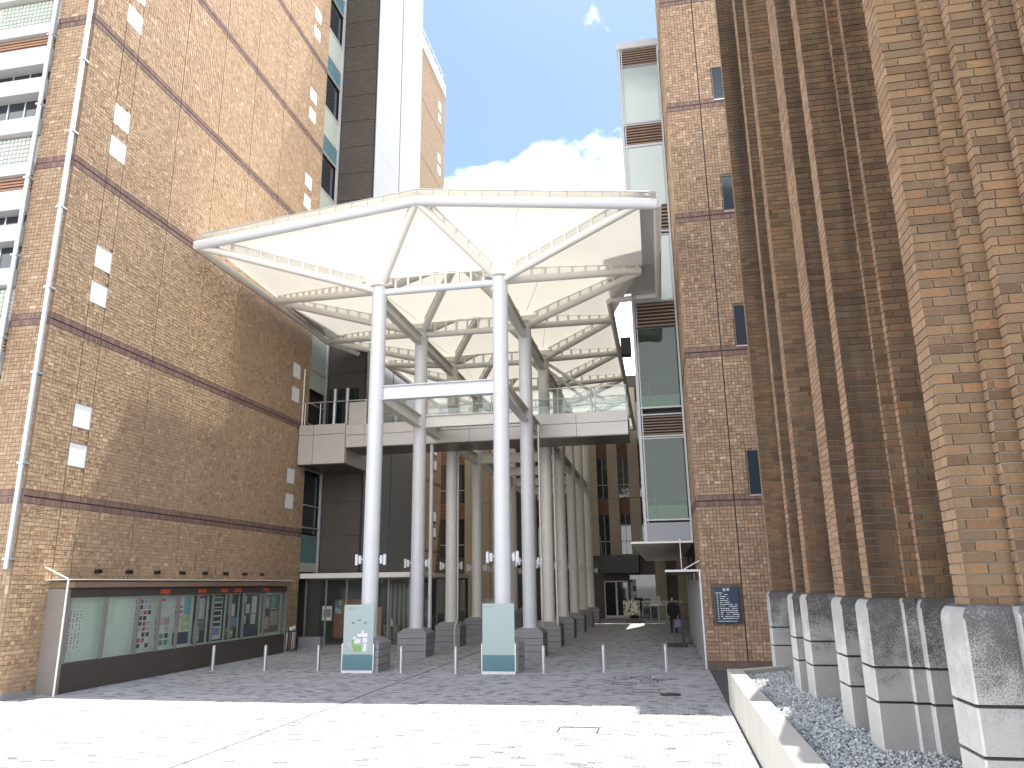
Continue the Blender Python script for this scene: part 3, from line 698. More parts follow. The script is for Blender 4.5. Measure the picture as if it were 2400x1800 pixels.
# glazed bay
gbay = thing('glazed_bay', (.2, 30, 4), 'slender glass bay with brown louvre bands on the side of the tiled block', 'building')
BY = 27.3; BX0 = -.56; BX1 = 1.05; BYE = 50
LV = [(22.81, 23.6), (19.18, 20.05), (15.4, 16.43), (11.56, 12.51), (7.48, 8.21)]
GL = [(20.19, 22.73), (16.5, 19.07), (12.6, 15.2), (8.53, 11.5), (4.53, 7.34)]
MB().box(BX0 + .14, 1.69, BY + .55, BYE - .3, 3.9, 23.8).build('core', m_ribs, gbay)
fr = MB(); t = .07
for x in (BX0, BX1 - t): fr.box(x, x + t, BY - .03, BY + .09, 3.75, 23.6)
fr.box(BX0 + t + .04, BX0 + t + .075, BY - .015, BY + .06, 4.4, 23.6)
for (z0, z1) in LV + GL: fr.box(BX0 + t, BX1 - t, BY - .02, BY + .08, z0 - .06, z0 - .005).box(BX0 + t, BX1 - t, BY - .02, BY + .08, z1 + .005, z1 + .05)
for y in np.arange(BY + .1, BYE, 2.27):
    fr.box(BX0 - .03, BX0 + .08, y, y + .06, 3.75, 23.6)
for (z0, z1) in GL: fr.box(BX0 - .02, BX0 + .08, BY + .1, BYE, z0 - .06, z0 - .005).box(BX0 - .02, BX0 + .08, BY + .1, BYE, z1 + .005, z1 + .05)
fr.build('frame', m_bayf, gbay)
MB().box(BX0 - .06, BX1, BY - .08, BYE, 23.62, 23.92).build('roof_edge', m_grey, gbay)
for (z0, z1) in GL:
    MB().box(BX0 + t + .001, BX1 - t - .001, BY + .02, BY + .035, z0, z1).build('glass_pane', m_bayw if z0 > 12 else m_bayg, gbay)
    for y in np.arange(BY + .16, BYE - 2, 2.27): MB().box(BX0 + .02, BX0 + .035, y + .002, y + 2.205, z0, z1).build('glass_pane', m_bayg, gbay)
    iw = MB().box(BX0 + .1, BX1 - .1, BY + .36, BY + .395, z0, z0 + .5)
    for zz in (.7, .95): iw.tube((BX0 + .1, BY + .25, z0 + zz), (BX1 - .1, BY + .25, z0 + zz), .018, 6)
    iw.tube((BX0 + .42, BY + .25, z0), (BX0 + .42, BY + .25, z0 + .97), .02, 6)
    iw.build('inner_rail', m_alum, gbay)
for li, (z0, z1) in enumerate(LV):
    n = 7
    for i in range(n):
        h = (z1 - z0) / n; MB().box(BX0 + t + .03, BX1 - t - .01, BY - .01, BY + .07, z0 + i * h + .02, z0 + i * h + h * .58).build('louvre_slat', m_slatb, gbay)
    sl_ = MB()
    for i in range(n): sl_.box(BX0 - .01, BX0 + .07, BY + .17, BYE - .1, z0 + i * (z1 - z0) / n + .02, z0 + (i + .58) * (z1 - z0) / n)
    sl_.build('side_louvre', m_slatb, gbay)
    MB().box(BX0 + .09, BX1 - .09, BY + .1, BY + .13, z0, z1).build('louvre_back', m_dark, gbay)
MB().box(BX0, BX1, BY - .01, BY + .08, 3.78, 4.40).build('base_panel', m_wpan, gbay); MB().box(BX0, BX0 + .08, BY + .09, BYE, 3.78, 4.40).build('base_panel', m_wpan, gbay)
MB().box(BX0 - .5, BX1, BY - .04, BYE, 3.70, 3.77).build('soffit', m_cream, gbay)

# ================================================================== FAR BUILDING
fbld = thing('far_building', (-6, 55, 0), 'far building with tan piers, red louvres and dark entrance at the end of the passage', 'building')
Y0 = 54.0
MB().box(-16.5, 1.69, Y0 + .25, 62, -.03, 17).build('wall', m_board, fbld)
for x in [-3.5 + 1.46 * k for k in range(-4, 4)]:
    lo = 4.22 if x < -1 else .02
    MB().box(x, x + .73, Y0 - .18, Y0 + .249, lo, 8.1).build('pier', m_tan, fbld); MB().box(x, x + .73, Y0 - .18, Y0 + .249, 8.13, 16).build('pier', m_tan, fbld)
for (a, b) in ((-13.85, -12.0), (-11.97, -10.1)):
    for (z0, z1) in ((.02, 8.1), (8.13, 16)): MB().box(a, b, Y0 - .1, Y0 + .249, z0, z1).build('wall_panel', m_tan, fbld)
gaps = [(-16, -13.87)] + [(-3.5 + 1.46 * k + .73, -3.5 + 1.46 * (k + 1)) for k in range(-4, 4)]
for (a, b) in gaps:
    for (z0, z1) in ((11.0, 12.0), (7.03, 8.15), (3.0, 3.75)):
        if z0 < 4 and b < .2: continue
        lv = MB(); zz = z0
        while zz < z1: lv.box(a + .01, b - .01, Y0 + .02, Y0 + .2, zz, zz + .055); zz += .115
        lv.build('louvre', m_slat, fbld)
    for (z0, z1) in ((8.2, 10.95), (4.3, 6.98), (12.05, 15)):
        w = MB().box(a + .02, b - .02, Y0 + .19, Y0 + .21, z0, z1).build('window', m_darkg, fbld)
        MB().box(a + .02, b - .02, Y0 + .15, Y0 + .185, z0 + .85, z0 + .9).box((a + b) / 2 - .02, (a + b) / 2 + .02, Y0 + .15, Y0 + .185, z0, z1).build('frame', m_grey, w)
MB().box(-4.1, -1.6, 52.0, Y0 + .2, 3.03, 4.17).build('porch', m_black, fbld)
d = MB().box(-4.02, -2.5, Y0 + .0, Y0 + .05, .1, 2.42).build('door', m_darkg, fbld)
fr = MB()
for x in (-4.05, -3.3, -3.24, -2.5): fr.box(x, x + .06, Y0 - .05, Y0 - .005, .02, 2.45)
fr.box(-4.05, -2.44, Y0 - .05, Y0 - .005, 2.45, 2.53).box(-4.0, -2.5, Y0 - .045, Y0 - .004, .1, .28).build('frame', m_cream, d)
MB().box(-2.3, -.6, Y0 + .1, Y0 + .14, .1, 2.9).build('window', m_darkg, fbld)
MB().box(-2.3, -1.9, Y0 + .06, Y0 + .09, .9, 2.6).build('pasted_notices', mat_poster('notices', [(.5, .5, .5), (.6, .6, .58), (.04, .04, .05), (.3, .33, .35)], 5, 8.3), fbld)
MB().box(-1.0, -.35, Y0 - .25, Y0 - .2, .9, 1.5).build('chairs_sign', m_print, fbld)
MB().box(-4.3, 1.6, 52.6, Y0, -.01, .08).build('step', m_plinth, fbld)

# ================================================================== BRICK TOWER
bt = thing('brick_tower', (4, 12, 0), 'weathered brown brick tower with stepped fins on mould stained concrete bases', 'building')
BH = 17.6; CT = 2.2
FINS = [  # concrete: x left, y front, y back, x right
    (2.14, 17.45, 17.85, 3.6), (2.12, 14.26, 14.75, 3.6), (2.21, 13.43, 14.0, 3.6), (2.21, 10.88, 11.45, 3.6),
    (2.21, 9.55, 10.06, 2.575), (2.577, 9.48, 10.03, 2.72), (2.722, 9.37, 10.0, 3.6),
    (2.26, 6.75, 7.26, 2.625), (2.627, 6.67, 7.2, 2.80), (2.802, 6.55, 7.1, 3.098), (3.1, 6.45, 7.0, 3.3), (3.302, 6.38, 6.95, 5)]
MB().box(3.32, 14, 7.0, 18.4, -.03, BH).box(2.62, 3.4, 17.9, 18.6, 2.0, BH).build('core', m_mortar, bt)
def block(x0, y0, y1, x1, i):
    core = MB().box(x0 + .03, x1 - .005, y0 + .03, y1 - .01, .4, 2.05).build('base_block', m_dark, bt)
    for k, (z0, z1) in enumerate(((.42, 1.085), (1.112, 1.445), (1.472, CT))):
        bm = bmesh.new(); bmesh.ops.create_cube(bm, size=1)
        for v in bm.verts: v.co = ((x0 + x1) / 2 + v.co.x * (x1 - x0), (y0 + y1) / 2 + v.co.y * (y1 - y0), (z0 + z1) / 2 + v.co.z * (z1 - z0))
        e = lambda f: [d for d in bm.edges if all(f(v.co) for v in d.verts)]
        if k == 2:
            sel = list({*e(lambda c: c.z > z1 - 1e-4 and c.y < y0 + 1e-4), *e(lambda c: c.z > z1 - 1e-4 and c.x < x0 + 1e-4)})
            bmesh.ops.bevel(bm, geom=sel, offset=min(.12, (x1 - x0) * .45), segments=5, affect='EDGES', profile=.5)
        sel = [d for d in bm.edges if abs(d.verts[0].co.z - d.verts[1].co.z) > .2 and all(v.co.y < y0 + .02 and v.co.x < x0 + .02 for v in d.verts)]
        if sel: bmesh.ops.bevel(bm, geom=sel, offset=.016, segments=1, affect='EDGES')
        bm.normal_update()
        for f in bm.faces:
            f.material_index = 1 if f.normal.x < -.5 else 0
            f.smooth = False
        me = bpy.data.meshes.new('stone_course'); bm.to_mesh(me); bm.free(); me.materials.append(m_blk); me.materials.append(m_blk_lit)
        link('stone_course', me, core)
faces = []
for i, (x0, y0, y1, x1) in enumerate(FINS):
    block(x0, y0, y1, x1, i)
    bx0, by0, by1 = x0 + .10, y0 + .10, y1 - .10
    bx1 = x1 + .10 if x1 < 3.5 else x1
    MB().box(bx0 + .012, bx1, by0 + .012, by1, CT - .15, BH).build('fin_core', m_mortar, bt)
    faces.append(((bx0, by0, CT - .12), X_, bx1 - bx0, by0)); faces.append(((bx0, by1, CT - .12), NY, by1 - by0, by0))
for (x, y, w) in ((2.36, 15.05, .3), (2.40, 11.75, .3)):       # small brick-only returns behind two fins
    MB().box(x + .012, 3.3, y + .012, y + w, CT - .15, BH).build('fin_core', m_mortar, bt)
    faces.append(((x, y, CT - .12), X_, .6, y)); faces.append(((x, y + w, CT - .12), NY, w, y))
recs = []
for (O, U, w, y) in faces:
    r = brick_rects(w, BH - O[2], off=rng.uniform(0, .2)); zmid = O[2] + (r[:, 2] + r[:, 3]) / 2
    area = (r[:, 1] - r[:, 0]) / (y ** 2 + (zmid - 2.4) ** 2)
    vis = (zmid < 2.4 + y * .80) & (y > 6)
    recs.append((O, U, r, np.where(vis, area, 0)))
allA = np.concatenate([q[3] for q in recs]); thr = np.sort(allA)[-300]
for (O, U, r, a) in recs:
    n = len(r); rnd = rng.random(n); big = a >= max(thr, 1e-9)
    dd = .0035 + rng.normal(0, .0012, n)
    mtb = m_brick if U == X_ else m_brick_lit
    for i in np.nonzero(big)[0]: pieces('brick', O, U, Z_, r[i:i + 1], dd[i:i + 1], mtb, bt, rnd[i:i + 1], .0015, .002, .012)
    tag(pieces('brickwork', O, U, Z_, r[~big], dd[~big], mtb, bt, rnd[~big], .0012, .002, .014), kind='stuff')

# ================================================================== PLANTER
pl = thing('planter', (1.5, 12, 0), 'long concrete edged gravel planter along the brick tower base', 'planter')
MB().box(1.13, 1.42, 3, 16.85, -.03, .695).build('kerb', m_conc, pl, .012)
bk = MB().quad((1.421, 16.85, -.03), (2.7, 17.9, -.03), (2.7, 17.9, .695), (1.421, 16.85, .695)).quad((1.421, 16.6, .69), (1.421, 16.85, .695), (2.7, 17.9, .695), (2.7, 17.7, .69)).quad((1.421, 16.6, .5), (2.7, 17.7, .5), (2.7, 17.7, .69), (1.421, 16.6, .69)).build('kerb', m_conc, pl)
MB().quad((1.42, 3, .58), (3.4, 3, .58), (3.4, 18.2, .58), (1.42, 16.7, .58)).build('soil_bed', m_sub, pl)
def gravel():
    n = 15000; y = 8.5 + 9.4 * rng.random(n); x = 1.43 + 1.35 * rng.random(n)
    k = (y < 16.55 + (x - 1.42) * .86)
    for (x0, y0, y1, x1) in FINS: k &= ~((x > x0 - .005) & (x < x1) & (y > y0 - .005) & (y < y1))
    x = x[k]; y = y[k]; n = len(x); s = rng.uniform(.012, .030, n)
    base = np.array([(1, 0, 0), (-1, 0, 0), (0, 1, 0), (0, -1, 0), (0, 0, .7), (0, 0, -.7)], float)
    F = np.array([(0, 2, 4), (2, 1, 4), (1, 3, 4), (3, 0, 4), (2, 0, 5), (1, 2, 5), (3, 1, 5), (0, 3, 5)])
    P = base[None] * s[:, None, None] * rng.uniform(.6, 1.25, (n, 6, 1))
    th = rng.uniform(0, 6.28, n); c, s_ = np.cos(th), np.sin(th); ph = rng.normal(0, .5, n); cp, sp = np.cos(ph), np.sin(ph)
    Xr = P[:, :, 0] * c[:, None] - P[:, :, 1] * s_[:, None]; Yr = P[:, :, 0] * s_[:, None] + P[:, :, 1] * c[:, None]; Zr = P[:, :, 2]
    Y2 = Yr * cp[:, None] - Zr * sp[:, None]; Z2 = Yr * sp[:, None] + Zr * cp[:, None]
    V = np.stack([Xr + x[:, None], Y2 + y[:, None], Z2 + .60 + rng.uniform(-.008, .022, n)[:, None]], -1).reshape(-1, 3)
    loops = (np.arange(n)[:, None, None] * 6 + F[None]).reshape(-1)
    o = raw('gravel', V, loops, 3, np.repeat(rng.random(n), 8), m_gravel); tag(o, 'loose grey crushed stone filling the planter', 'gravel', kind='stuff')
gravel()

# ================================================================== NOTICE BOARD
nb = thing('notice_case', (-14.5, 22.6, 0), 'long dark glazed notice case against the tan tiled wall', 'notice board')
BX = -14.36
MB().box(WX + .02, BX, 17.0, 28.35, -.01, .68).build('base', m_board, nb)
MB().box(WX + .02, BX, 17.0, 28.35, 2.22, 2.44).build('header', m_board, nb)
MB().box(BX - .24, BX - .2, 17.0, 28.35, .681, 2.219).build('back', m_green, nb)
for (a, b) in ((16.88, 16.999), (28.351, 28.45)): MB().box(WX + .02, BX + .02, a, b, -.01, 2.44).build('end_panel', m_case, nb)
MB().box(WX + .03, BX + .25, 16.70, 28.4, 2.64, 2.665).build('roof_sheet', m_cream, nb)
MB().box(WX + .03, BX + .2, 16.9, 28.3, 2.46, 2.6).build('roof_beam', m_slatb, nb)
MB().tube((BX + .2, 16.66, -.02), (BX + .2, 16.66, 2.66), .024, 10).tube((WX + .05, 16.66, 2.95), (BX + .2, 16.66, 2.66), .02, 8).build('support_post', m_cream, nb)
DO = [17.05, 18.36, 19.66, 20.6, 21.5, 22.5, 23.35, 24.4, 25.25, 26.7, 28.3]
PM = {k: M('print ' + k, c, .6, var=.06, vs=9) for k, c in dict(white=(.62, .62, .60), grey=(.38, .39, .40), dark=(.035, .035, .045), red=(.42, .10, .09), pink=(.52, .30, .30), cyan=(.16, .38, .45), lime=(.45, .50, .18), navy=(.03, .04, .09), blue=(.18, .28, .40), tan=(.46, .36, .27), olive=(.16, .16, .11), green=(.10, .22, .16), mauve=(.50, .42, .50), back=(.028, .036, .036)).items()}
def notice(i, u0, u1, v0, v1, mt, rows=(), d=0):
    """one pinned sheet in case i (u along the wall, v upwards, 0..1) with printed blocks on it"""
    a, b = DO[i] + .1, DO[i + 1] - .1; Y = lambda u: a + (b - a) * u; Zz = lambda v: .76 + 1.4 * v
    o = MB().box(BX - .198 + d, BX - .194 + d, Y(u0), Y(u1), Zz(v0), Zz(v1)).build('notice', PM[mt], nb)
    by = {}
    for (p0, p1, q0, q1, m2) in rows:
        by.setdefault(m2, MB()).box(BX - .1938 + d, BX - .1925 + d, Y(u0 + (u1 - u0) * p0), Y(u0 + (u1 - u0) * p1), Zz(v0 + (v1 - v0) * q0), Zz(v0 + (v1 - v0) * q1))
    for m2, q in by.items(): q.build('print', PM[m2], o)
def blocks(nu, nv, cols, fill=.8, g=.12):
    return [((i + g) / nu, (i + 1 - g) / nu, (j + g) / nv, (j + 1 - g) / nv, random.choice(cols)) for i in range(nu) for j in range(nv) if random.random() < fill]
def lines(n, col='grey', w=.85): return [(.08, random.uniform(.4, w), (j + .3) / n, (j + .62) / n, col) for j in range(n)]
def fill_cases():
    notice(2, 0, 1, .02, .98, 'white', blocks(4, 9, ['dark', 'dark', 'mauve', 'grey', 'red', 'green', 'dark'], .72) )
    notice(3, 0, 1, .62, .98, 'white', lines(9) + [(.05, .6, .86, .96, 'red')]); notice(3, 0, 1, .44, .60, 'pink', lines(4, 'white')); notice(3, 0, 1, .02, .42, 'white', blocks(3, 3, ['dark', 'grey', 'red', 'green'], .8))
    notice(4, 0, .52, .5, .98, 'white', [(.05, .95, .55, .66, 'red'), (.05, .95, .32, .46, 'red'), (.05, .95, .1, .24, 'tan')] + lines(12)); notice(4, .56, 1, .62, .98, 'cyan'); notice(4, .5, 1, .30, .61, 'lime', [(.2, .8, .3, .6, 'white')]); notice(4, 0, .46, .28, .46, 'white', lines(5)); notice(4, 0, 1, .01, .26, 'navy')
    for i in (5, 6, 7, 8): notice(i, -.05, 1.05, -.02, 1.02, 'back', d=-.0045)
    notice(5, .42, .88, .50, .95, 'grey', lines(8, 'white')); notice(5, .1, .55, .02, .40, 'white', blocks(2, 6, ['grey', 'dark'], .9)); notice(5, .45, .95, .25, .46, 'olive')
    notice(6, .2, .9, .72, .98, 'white', [(.05, .95, .1, .4, 'dark'), (.05, .95, .55, .9, 'green')]); notice(6, .15, .9, .02, .68, 'white', [(.08, .9, .82, .95, 'dark'), (.08, .9, .62, .76, 'navy'), (.08, .9, .44, .56, 'dark'), (.05, .85, .14, .38, 'blue')])
    notice(7, .4, .75, .5, .8, 'white', lines(6)); notice(7, .45, 1.0, .26, .48, 'blue'); notice(7, .02, .7, .02, .24, 'tan', blocks(3, 3, ['red', 'dark', 'white'], .7)); notice(7, .05, .4, .55, .98, 'green')
    notice(8, .08, .32, .82, .98, 'white', lines(4)); notice(8, .3, .5, .55, .78, 'white', lines(4)); notice(8, .62, .88, .55, .97, 'white', lines(9)); notice(8, .12, .32, .3, .5, 'white', lines(4)); notice(8, .6, .85, .28, .53, 'white', lines(5)); notice(8, 0, 1, .0, .22, 'navy')
    notice(9, .0, 1, .02, .98, 'olive'); notice(9, .08, .42, .66, .95, 'grey', lines(5, 'white'), .005); notice(9, .08, .42, .45, .62, 'dark', (), .005); notice(9, .08, .45, .12, .42, 'pink', lines(5, 'white'), .005); notice(9, .5, .92, .6, .95, 'green', lines(6, 'white'), .005); notice(9, .52, .92, .2, .55, 'tan', lines(6), .005)
fill_cases()
for i, (a, b) in enumerate(zip(DO, DO[1:])):
    MB().box(BX - .004, BX, a + .05, b - .05, .72, 2.19).build('glass_pane', m_glass, nb)
    MB().box(BX - .03, BX + .012, a - .045, a + .045, .684, 2.216).build('door_frame', m_case, nb)
    MB().box(BX - .03, BX + .01, b - .075, b - .048, .70, 2.2).build('door_stile', m_case, nb)
hs = MB().box(BX - .199, BX - .194, 17.15, 17.75, .95, 1.95).build('handwritten_sheet', m_paper, nb)
ik = MB()
for c in range(5):
    zz = 1.9
    while zz > 1.0:
        h = random.uniform(.02, .05); yc = 17.2 + c * .115
        ik.box(BX - .1938, BX - .193, yc + random.uniform(0, .02), yc + random.uniform(.045, .075), zz - h * .35, zz); ik.box(BX - .1936, BX - .1928, yc + random.uniform(.02, .04), yc + random.uniform(.045, .06), zz - h, zz); zz -= h + random.uniform(.008, .05)
ik.build('brush_writing', PM['dark'], hs)
for y in (20.55, 22.43, 23.7, 24.55, 26.5):
    MB().box(BX + .001, BX + .008, y, y + .44, 2.27, 2.39).build('red_label', m_red, nb)
sq = MB()
for y in np.arange(18.4, 28, 1.25): sq.box(WX, WX + .1, y, y + .06, 2.83, 2.93).box(WX, WX + .1, y + .14, y + .2, 2.83, 2.93)
sq.build('roof_brackets', m_black, nb)
# umbrella rack
t = thing('umbrella_rack', (-14.3, 28.75, 0), 'dark umbrella rack with folded umbrellas beside the notice case', 'rack')
f = MB()
for (x, y) in ((-14.55, 28.5), (-14.15, 28.5), (-14.55, 29.0), (-14.15, 29.0)): f.tube((x, y, -.01), (x, y, .78), .018, 8)
for z in (.1, .75): f.path([(-14.55, 28.5, z), (-14.15, 28.5, z), (-14.15, 29.0, z), (-14.55, 29.0, z), (-14.55, 28.5, z)], .014, 6)
f.build('frame', m_black, t)
for i, (x, y) in enumerate(((-14.2, 28.55), (-14.22, 28.68), (-14.2, 28.8), (-14.21, 28.92), (-14.4, 28.6))):
    u = MB().tube((x, y, .02), (x + .02, y, .72), .02, 8, .035).tube((x + .02, y, .72), (x + .02, y, .86), .01, 6).build('umbrella', [m_case, m_paper, m_grey][i % 3], t)
MB().box(-14.25, -14.15, 28.52, 28.62, .80, .92).box(-14.25, -14.15, 28.75, 28.84, .82, .95).build('tags', m_paper, t)

# ================================================================== MAP SIGNS
def sign(x0, lab, mp_):
    y = 21.98; x1 = x0 + .965
    t = thing('glass_sign', ((x0 + x1) / 2, y, 0), lab, 'sign')
    MB().box(x0, x1, y - .06, y + .04, -.005, .07).build('base', m_alum, t, .005)
    for x in (x0 - .012, x1 - .022): MB().box(x, x + .034, y - .045, y + .01, .07, .80).build('side_post', m_alum, t, .004)
    MB().box(x0 + .024, x1 - .024, y - .03, y - .016, .071, .50).build('lower_panel', m_teal, t)
    g = MB().box(x0 + .024, x1 - .024, y - .03, y - .016, .502, 1.88).build('glass_pane', m_signg, t)
    if mp_:
        def poly(pts, mt, o, nm):
            q = MB(); P = [(x0 + .1 + .78 * u, y - .031 - o, .55 + .62 * v) for u, v in pts]; n = len(P)
            q.v = P + [(a, b + .002, c) for a, b, c in P]; q.f = [tuple(range(n)), tuple(reversed(range(n, 2 * n)))] + [(i, i + n, (i + 1) % n + n, (i + 1) % n) for i in range(n)]; q.sm = [False] * len(q.f)
            q.build(nm, mt, t)
        poly([(.02, .42), (.1, .3), (.3, .04), (.3, 0), (.88, .0), (.9, .62), (.3, .66)], m_mapgrey, .003, 'map_ground')
        poly([(.22, .5), (.3, .6), (.36, .55), (.3, .35), (.62, .34), (.62, .06), (.32, .04)], m_mapgreen, .006, 'map_green')
        for pts in ([(.46, .7), (.86, .7), (.86, .86), (.7, .86), (.7, .97), (.66, 1.0), (.62, .97), (.62, .84), (.46, .84)], [(.26, .6), (.34, .72), (.44, .68), (.42, .58)], [(.32, .42), (.58, .42), (.58, .62), (.36, .62)], [(.68, .44), (.84, .44), (.84, .66), (.68, .66)], [(.68, .06), (.82, .06), (.82, .4), (.72, .4)]): poly(pts, m_print, .009, 'map_building')
        for (u, v, w) in ((.22, 1.3, .07), (.3, 1.3, .03), (.46, 1.42, .05), (.53, 1.42, .04), (.70, 1.3, .06), (.78, 1.3, .03)): poly([(u, v), (u + w, v), (u + w, v + .05), (u, v + .05)], m_black, .004, 'map_label')
        poly([(.05, 1.98), (.45, 1.98), (.45, 2.01), (.05, 2.01)], m_case, .004, 'title_line'); poly([(.05, 1.91), (.32, 1.91), (.32, 1.935), (.05, 1.935)], m_case, .004, 'title_line')
    else:
        MB().box(x0 + .06, x0 + .3, y - .034, y - .0305, 1.78, 1.80).build('title_line', m_case, t)
m_teal = M('teal sign base', (.10, .20, .24), .12, 0, var=.03, spec=.8)
m_signg = glass('pale sign glass', (.38, .48, .475), .03, .12, (.8, .9, .9), 1.2)
m_mapgrey = M('map grey', (.40, .44, .46), .5, var=0); m_mapgreen = M('map green', (.20, .42, .09), .5, var=0)
sign(-9.29, 'glass campus map sign with green and white plan before a canopy column', True)
sign(-5.14, 'plain pale glass sign panel reflecting the forecourt before a canopy column', False)

# ================================================================== BOLLARDS
BL = [(-13.5, 22.17), (-11.86, 22.28), (-10.21, 22.38), (-7.54, 22.1), (-5.9, 22.0), (-3.45, 22.3), (-1.8, 22.6), (-.09, 22.85)]
bl_lab = ['steel bollard closest to the notice case', 'steel bollard before the middle of the notice case', 'steel bollard just outside the map sign', 'steel bollard beside the plinth of the map sign', 'steel bollard standing over the drain line', 'steel bollard just past the plain glass sign', 'steel bollard between the plain glass sign and the access covers', 'steel bollard closest to the brown tiled block']
b0 = None
for (x, y), lab in zip(BL, bl_lab):
    if b0 is None:
        b0 = thing('bollard', (0, 0, 0), lab, 'bollard', 'bollards across the passage')
        ch = [MB().tube((0, 0, .012), (0, 0, .70), .055, 16).tube((0, 0, .701), (0, 0, .735), .054, 16, .035).build('post', m_steel, b0), MB().tube((0, 0, -.01), (0, 0, .011), .085, 16).build('base_ring', m_steel, b0), MB().tube((0, 0, .60), (0, 0, .63), .0565, 16).build('band', m_alum, b0)]
        b0.location = (x, y, 0)
    else:
        o = b0.copy(); COL.objects.link(o); o.location = (x, y, 0); o['label'] = lab
        for c in ch:
            k = c.copy(); COL.objects.link(k); k.parent = o

# ================================================================== BLUE DIRECTORY SIGN
t = thing('directory_sign', (1.72, 23.45, 1.75), 'navy enamel directory sign with white lettering on the brown tiled wall', 'sign')
MB().box(1.38, 2.06, 23.43, 23.484, 1.25, 2.24).build('plate', m_navy, t, .004)
tx = MB(); yy = 23.4285
def bar(u0, u1, v, h=.022): tx.box(1.38 + u0 * .68, 1.38 + u1 * .68, yy - .001, yy + .001, 2.24 - v * .99 - h, 2.24 - v * .99)
for u in (.36, .52):
    for k in range(4): bar(u, u + .11, .03 + k * .022, .012)
    bar(u + .045, u + .065, .025, .085); bar(u, u + .015, .04, .07); bar(u + .095, u + .11, .04, .07)
bar(.05, .32, .15, .016)
for i in range(13):
    v = .2 + i * .055
    bar(.10, .14, v)
    u = .22
    while u < (.55 if i < 5 else .9):
        w = random.uniform(.03, .09)
        if random.random() < .8: bar(u, u + w, v, .018)
        u += w + .02
bar(.08, .85, .94, .012)
tx.build('lettering', m_print, t)

# ================================================================== SCREENED SHELTER BELOW THE BAY
t = thing('screen_shelter', (1, 28, 0), 'white framed shelter with grey slatted screen beside the brown tiled wall', 'shelter')
for i in range(26):
    y = 23.75 + i * .5
    MB().box(1.0, 1.03, y, y + .46, .08, 2.45).build('slat', m_grey if i % 3 else m_wpan, t)
for y in (23.62, 28.2, 32.8, 36.9): MB().tube((1.03, y, -.01), (1.03, y, 2.74), .035, 10).build('post', m_white, t)
MB().box(.03, 1.06, 23.60, 23.66, 2.69, 2.75).build('front_bar', m_white, t); MB().box(.03, .07, 23.67, 36.9, 2.69, 2.75).build('side_bar', m_white, t)
MB().box(.08, 1.0, 23.67, 36.9, 2.70, 2.72).build('roof_sheet', m_slatb, t)
MB().tube((.55, 23.66, 2.74), (1.04, 23.66, 3.0), .02, 6).tube((.55, 25.0, 2.74), (.55, 25.0, 3.72), .018, 6).build('hanger_rod', m_white, t)
MB().box(1.031, 1.06, 24, 36.8, 1.98, 2.08).build('screen_rail', m_slatb, t)

# stands, person, cart, balustrade, poster board
t = thing('black_stand', (.62, 33, 0), 'black metal stand with a flat foot beside the slatted screen', 'stand')
MB().box(.58, .66, 32.9, 33.0, .03, 1.5).build('pole', m_black, t); MB().box(.2, .95, 32.7, 33.2, -.005, .03).build('foot', m_black, t); MB().box(.40, .85, 32.93, 32.97, 1.5, 1.56).build('crossbar', m_black, t)
t = thing('floor_barrier', (.35, 31.4, 0), 'low black barrier foot lying on the shaded paving', 'barrier')
MB().box(-.05, .75, 31.2, 31.6, -.005, .06).build('foot', m_black, t, .01); MB().box(-.03, .73, 31.35, 31.42, .06, .14).build('rib', m_black, t)
def person(x, y):
    t = thing('person', (x, y, 0), 'person in dark clothes standing with a lilac bag near the slatted screen', 'person')
    V = []; E = []; RR = []
    def vv(p, r): V.append((x + p[0], y + p[1], p[2])); RR.append(r); return len(V) - 1
    pel = vv((0, 0, .92), .15); wst = vv((0, 0, 1.08), .13); cst = vv((0, 0, 1.30), .155); nk = vv((0, 0, 1.46), .065)
    E += [(pel, wst), (wst, cst), (cst, nk)]
    for s in (-1, 1):
        h = vv((s * .10, 0, .86), .095); k = vv((s * .11, -.02, .48), .062); a = vv((s * .11, .01, .09), .045); f = vv((s * .12, -.14, .04), .04)
        E += [(pel, h), (h, k), (k, a), (a, f)]
        sh = vv((s * .19, 0, 1.38), .06); el = vv((s * .26, .02, 1.10), .045); wr = vv((s * .22, -.12, .90), .034); hd = vv((s * .20, -.16, .83), .03)
        E += [(cst, sh), (sh, el), (el, wr), (wr, hd)]
    me = bpy.data.meshes.new('body'); me.from_pydata(V, E, []); me.materials.append(m_cloth)
    o = link('body', me, t); sk = o.modifiers.new('skin', 'SKIN'); 
    for i, d in enumerate(me.skin_vertices[0].data if me.skin_vertices else []): d.radius = (RR[i], RR[i])
    o['rr'] = 0; del o['rr']
    return t, o, me, RR
def finish_person(tr):
    t, o, me, RR = tr
    lay = me.attributes  # skin radii
    if not me.skin_vertices:
        bm = bmesh.new(); bm.from_mesh(me); ly = bm.verts.layers.skin.verify()
        for i, v in enumerate(bm.verts): v[ly].radius = (RR[i], RR[i]); v[ly].use_root = (i == 0)
        bm.to_mesh(me); bm.free()
    ss = o.modifiers.new('sub', 'SUBSURF'); ss.levels = 2; ss.render_levels = 2
px, py = .32, 39.2
tr = person(px, py); finish_person(tr); t = tr[0]
MB().sphere((px, py - .01, 1.60), .098, 14, 1.25).tube((px, py, 1.44), (px, py, 1.54), .05, 10).sphere((px, py - .105, 1.59), .02, 6).build('head', m_skin, t)
MB().sphere((px, py + .022, 1.635), .108, 12, 1.12).build('hair', m_hair, t)
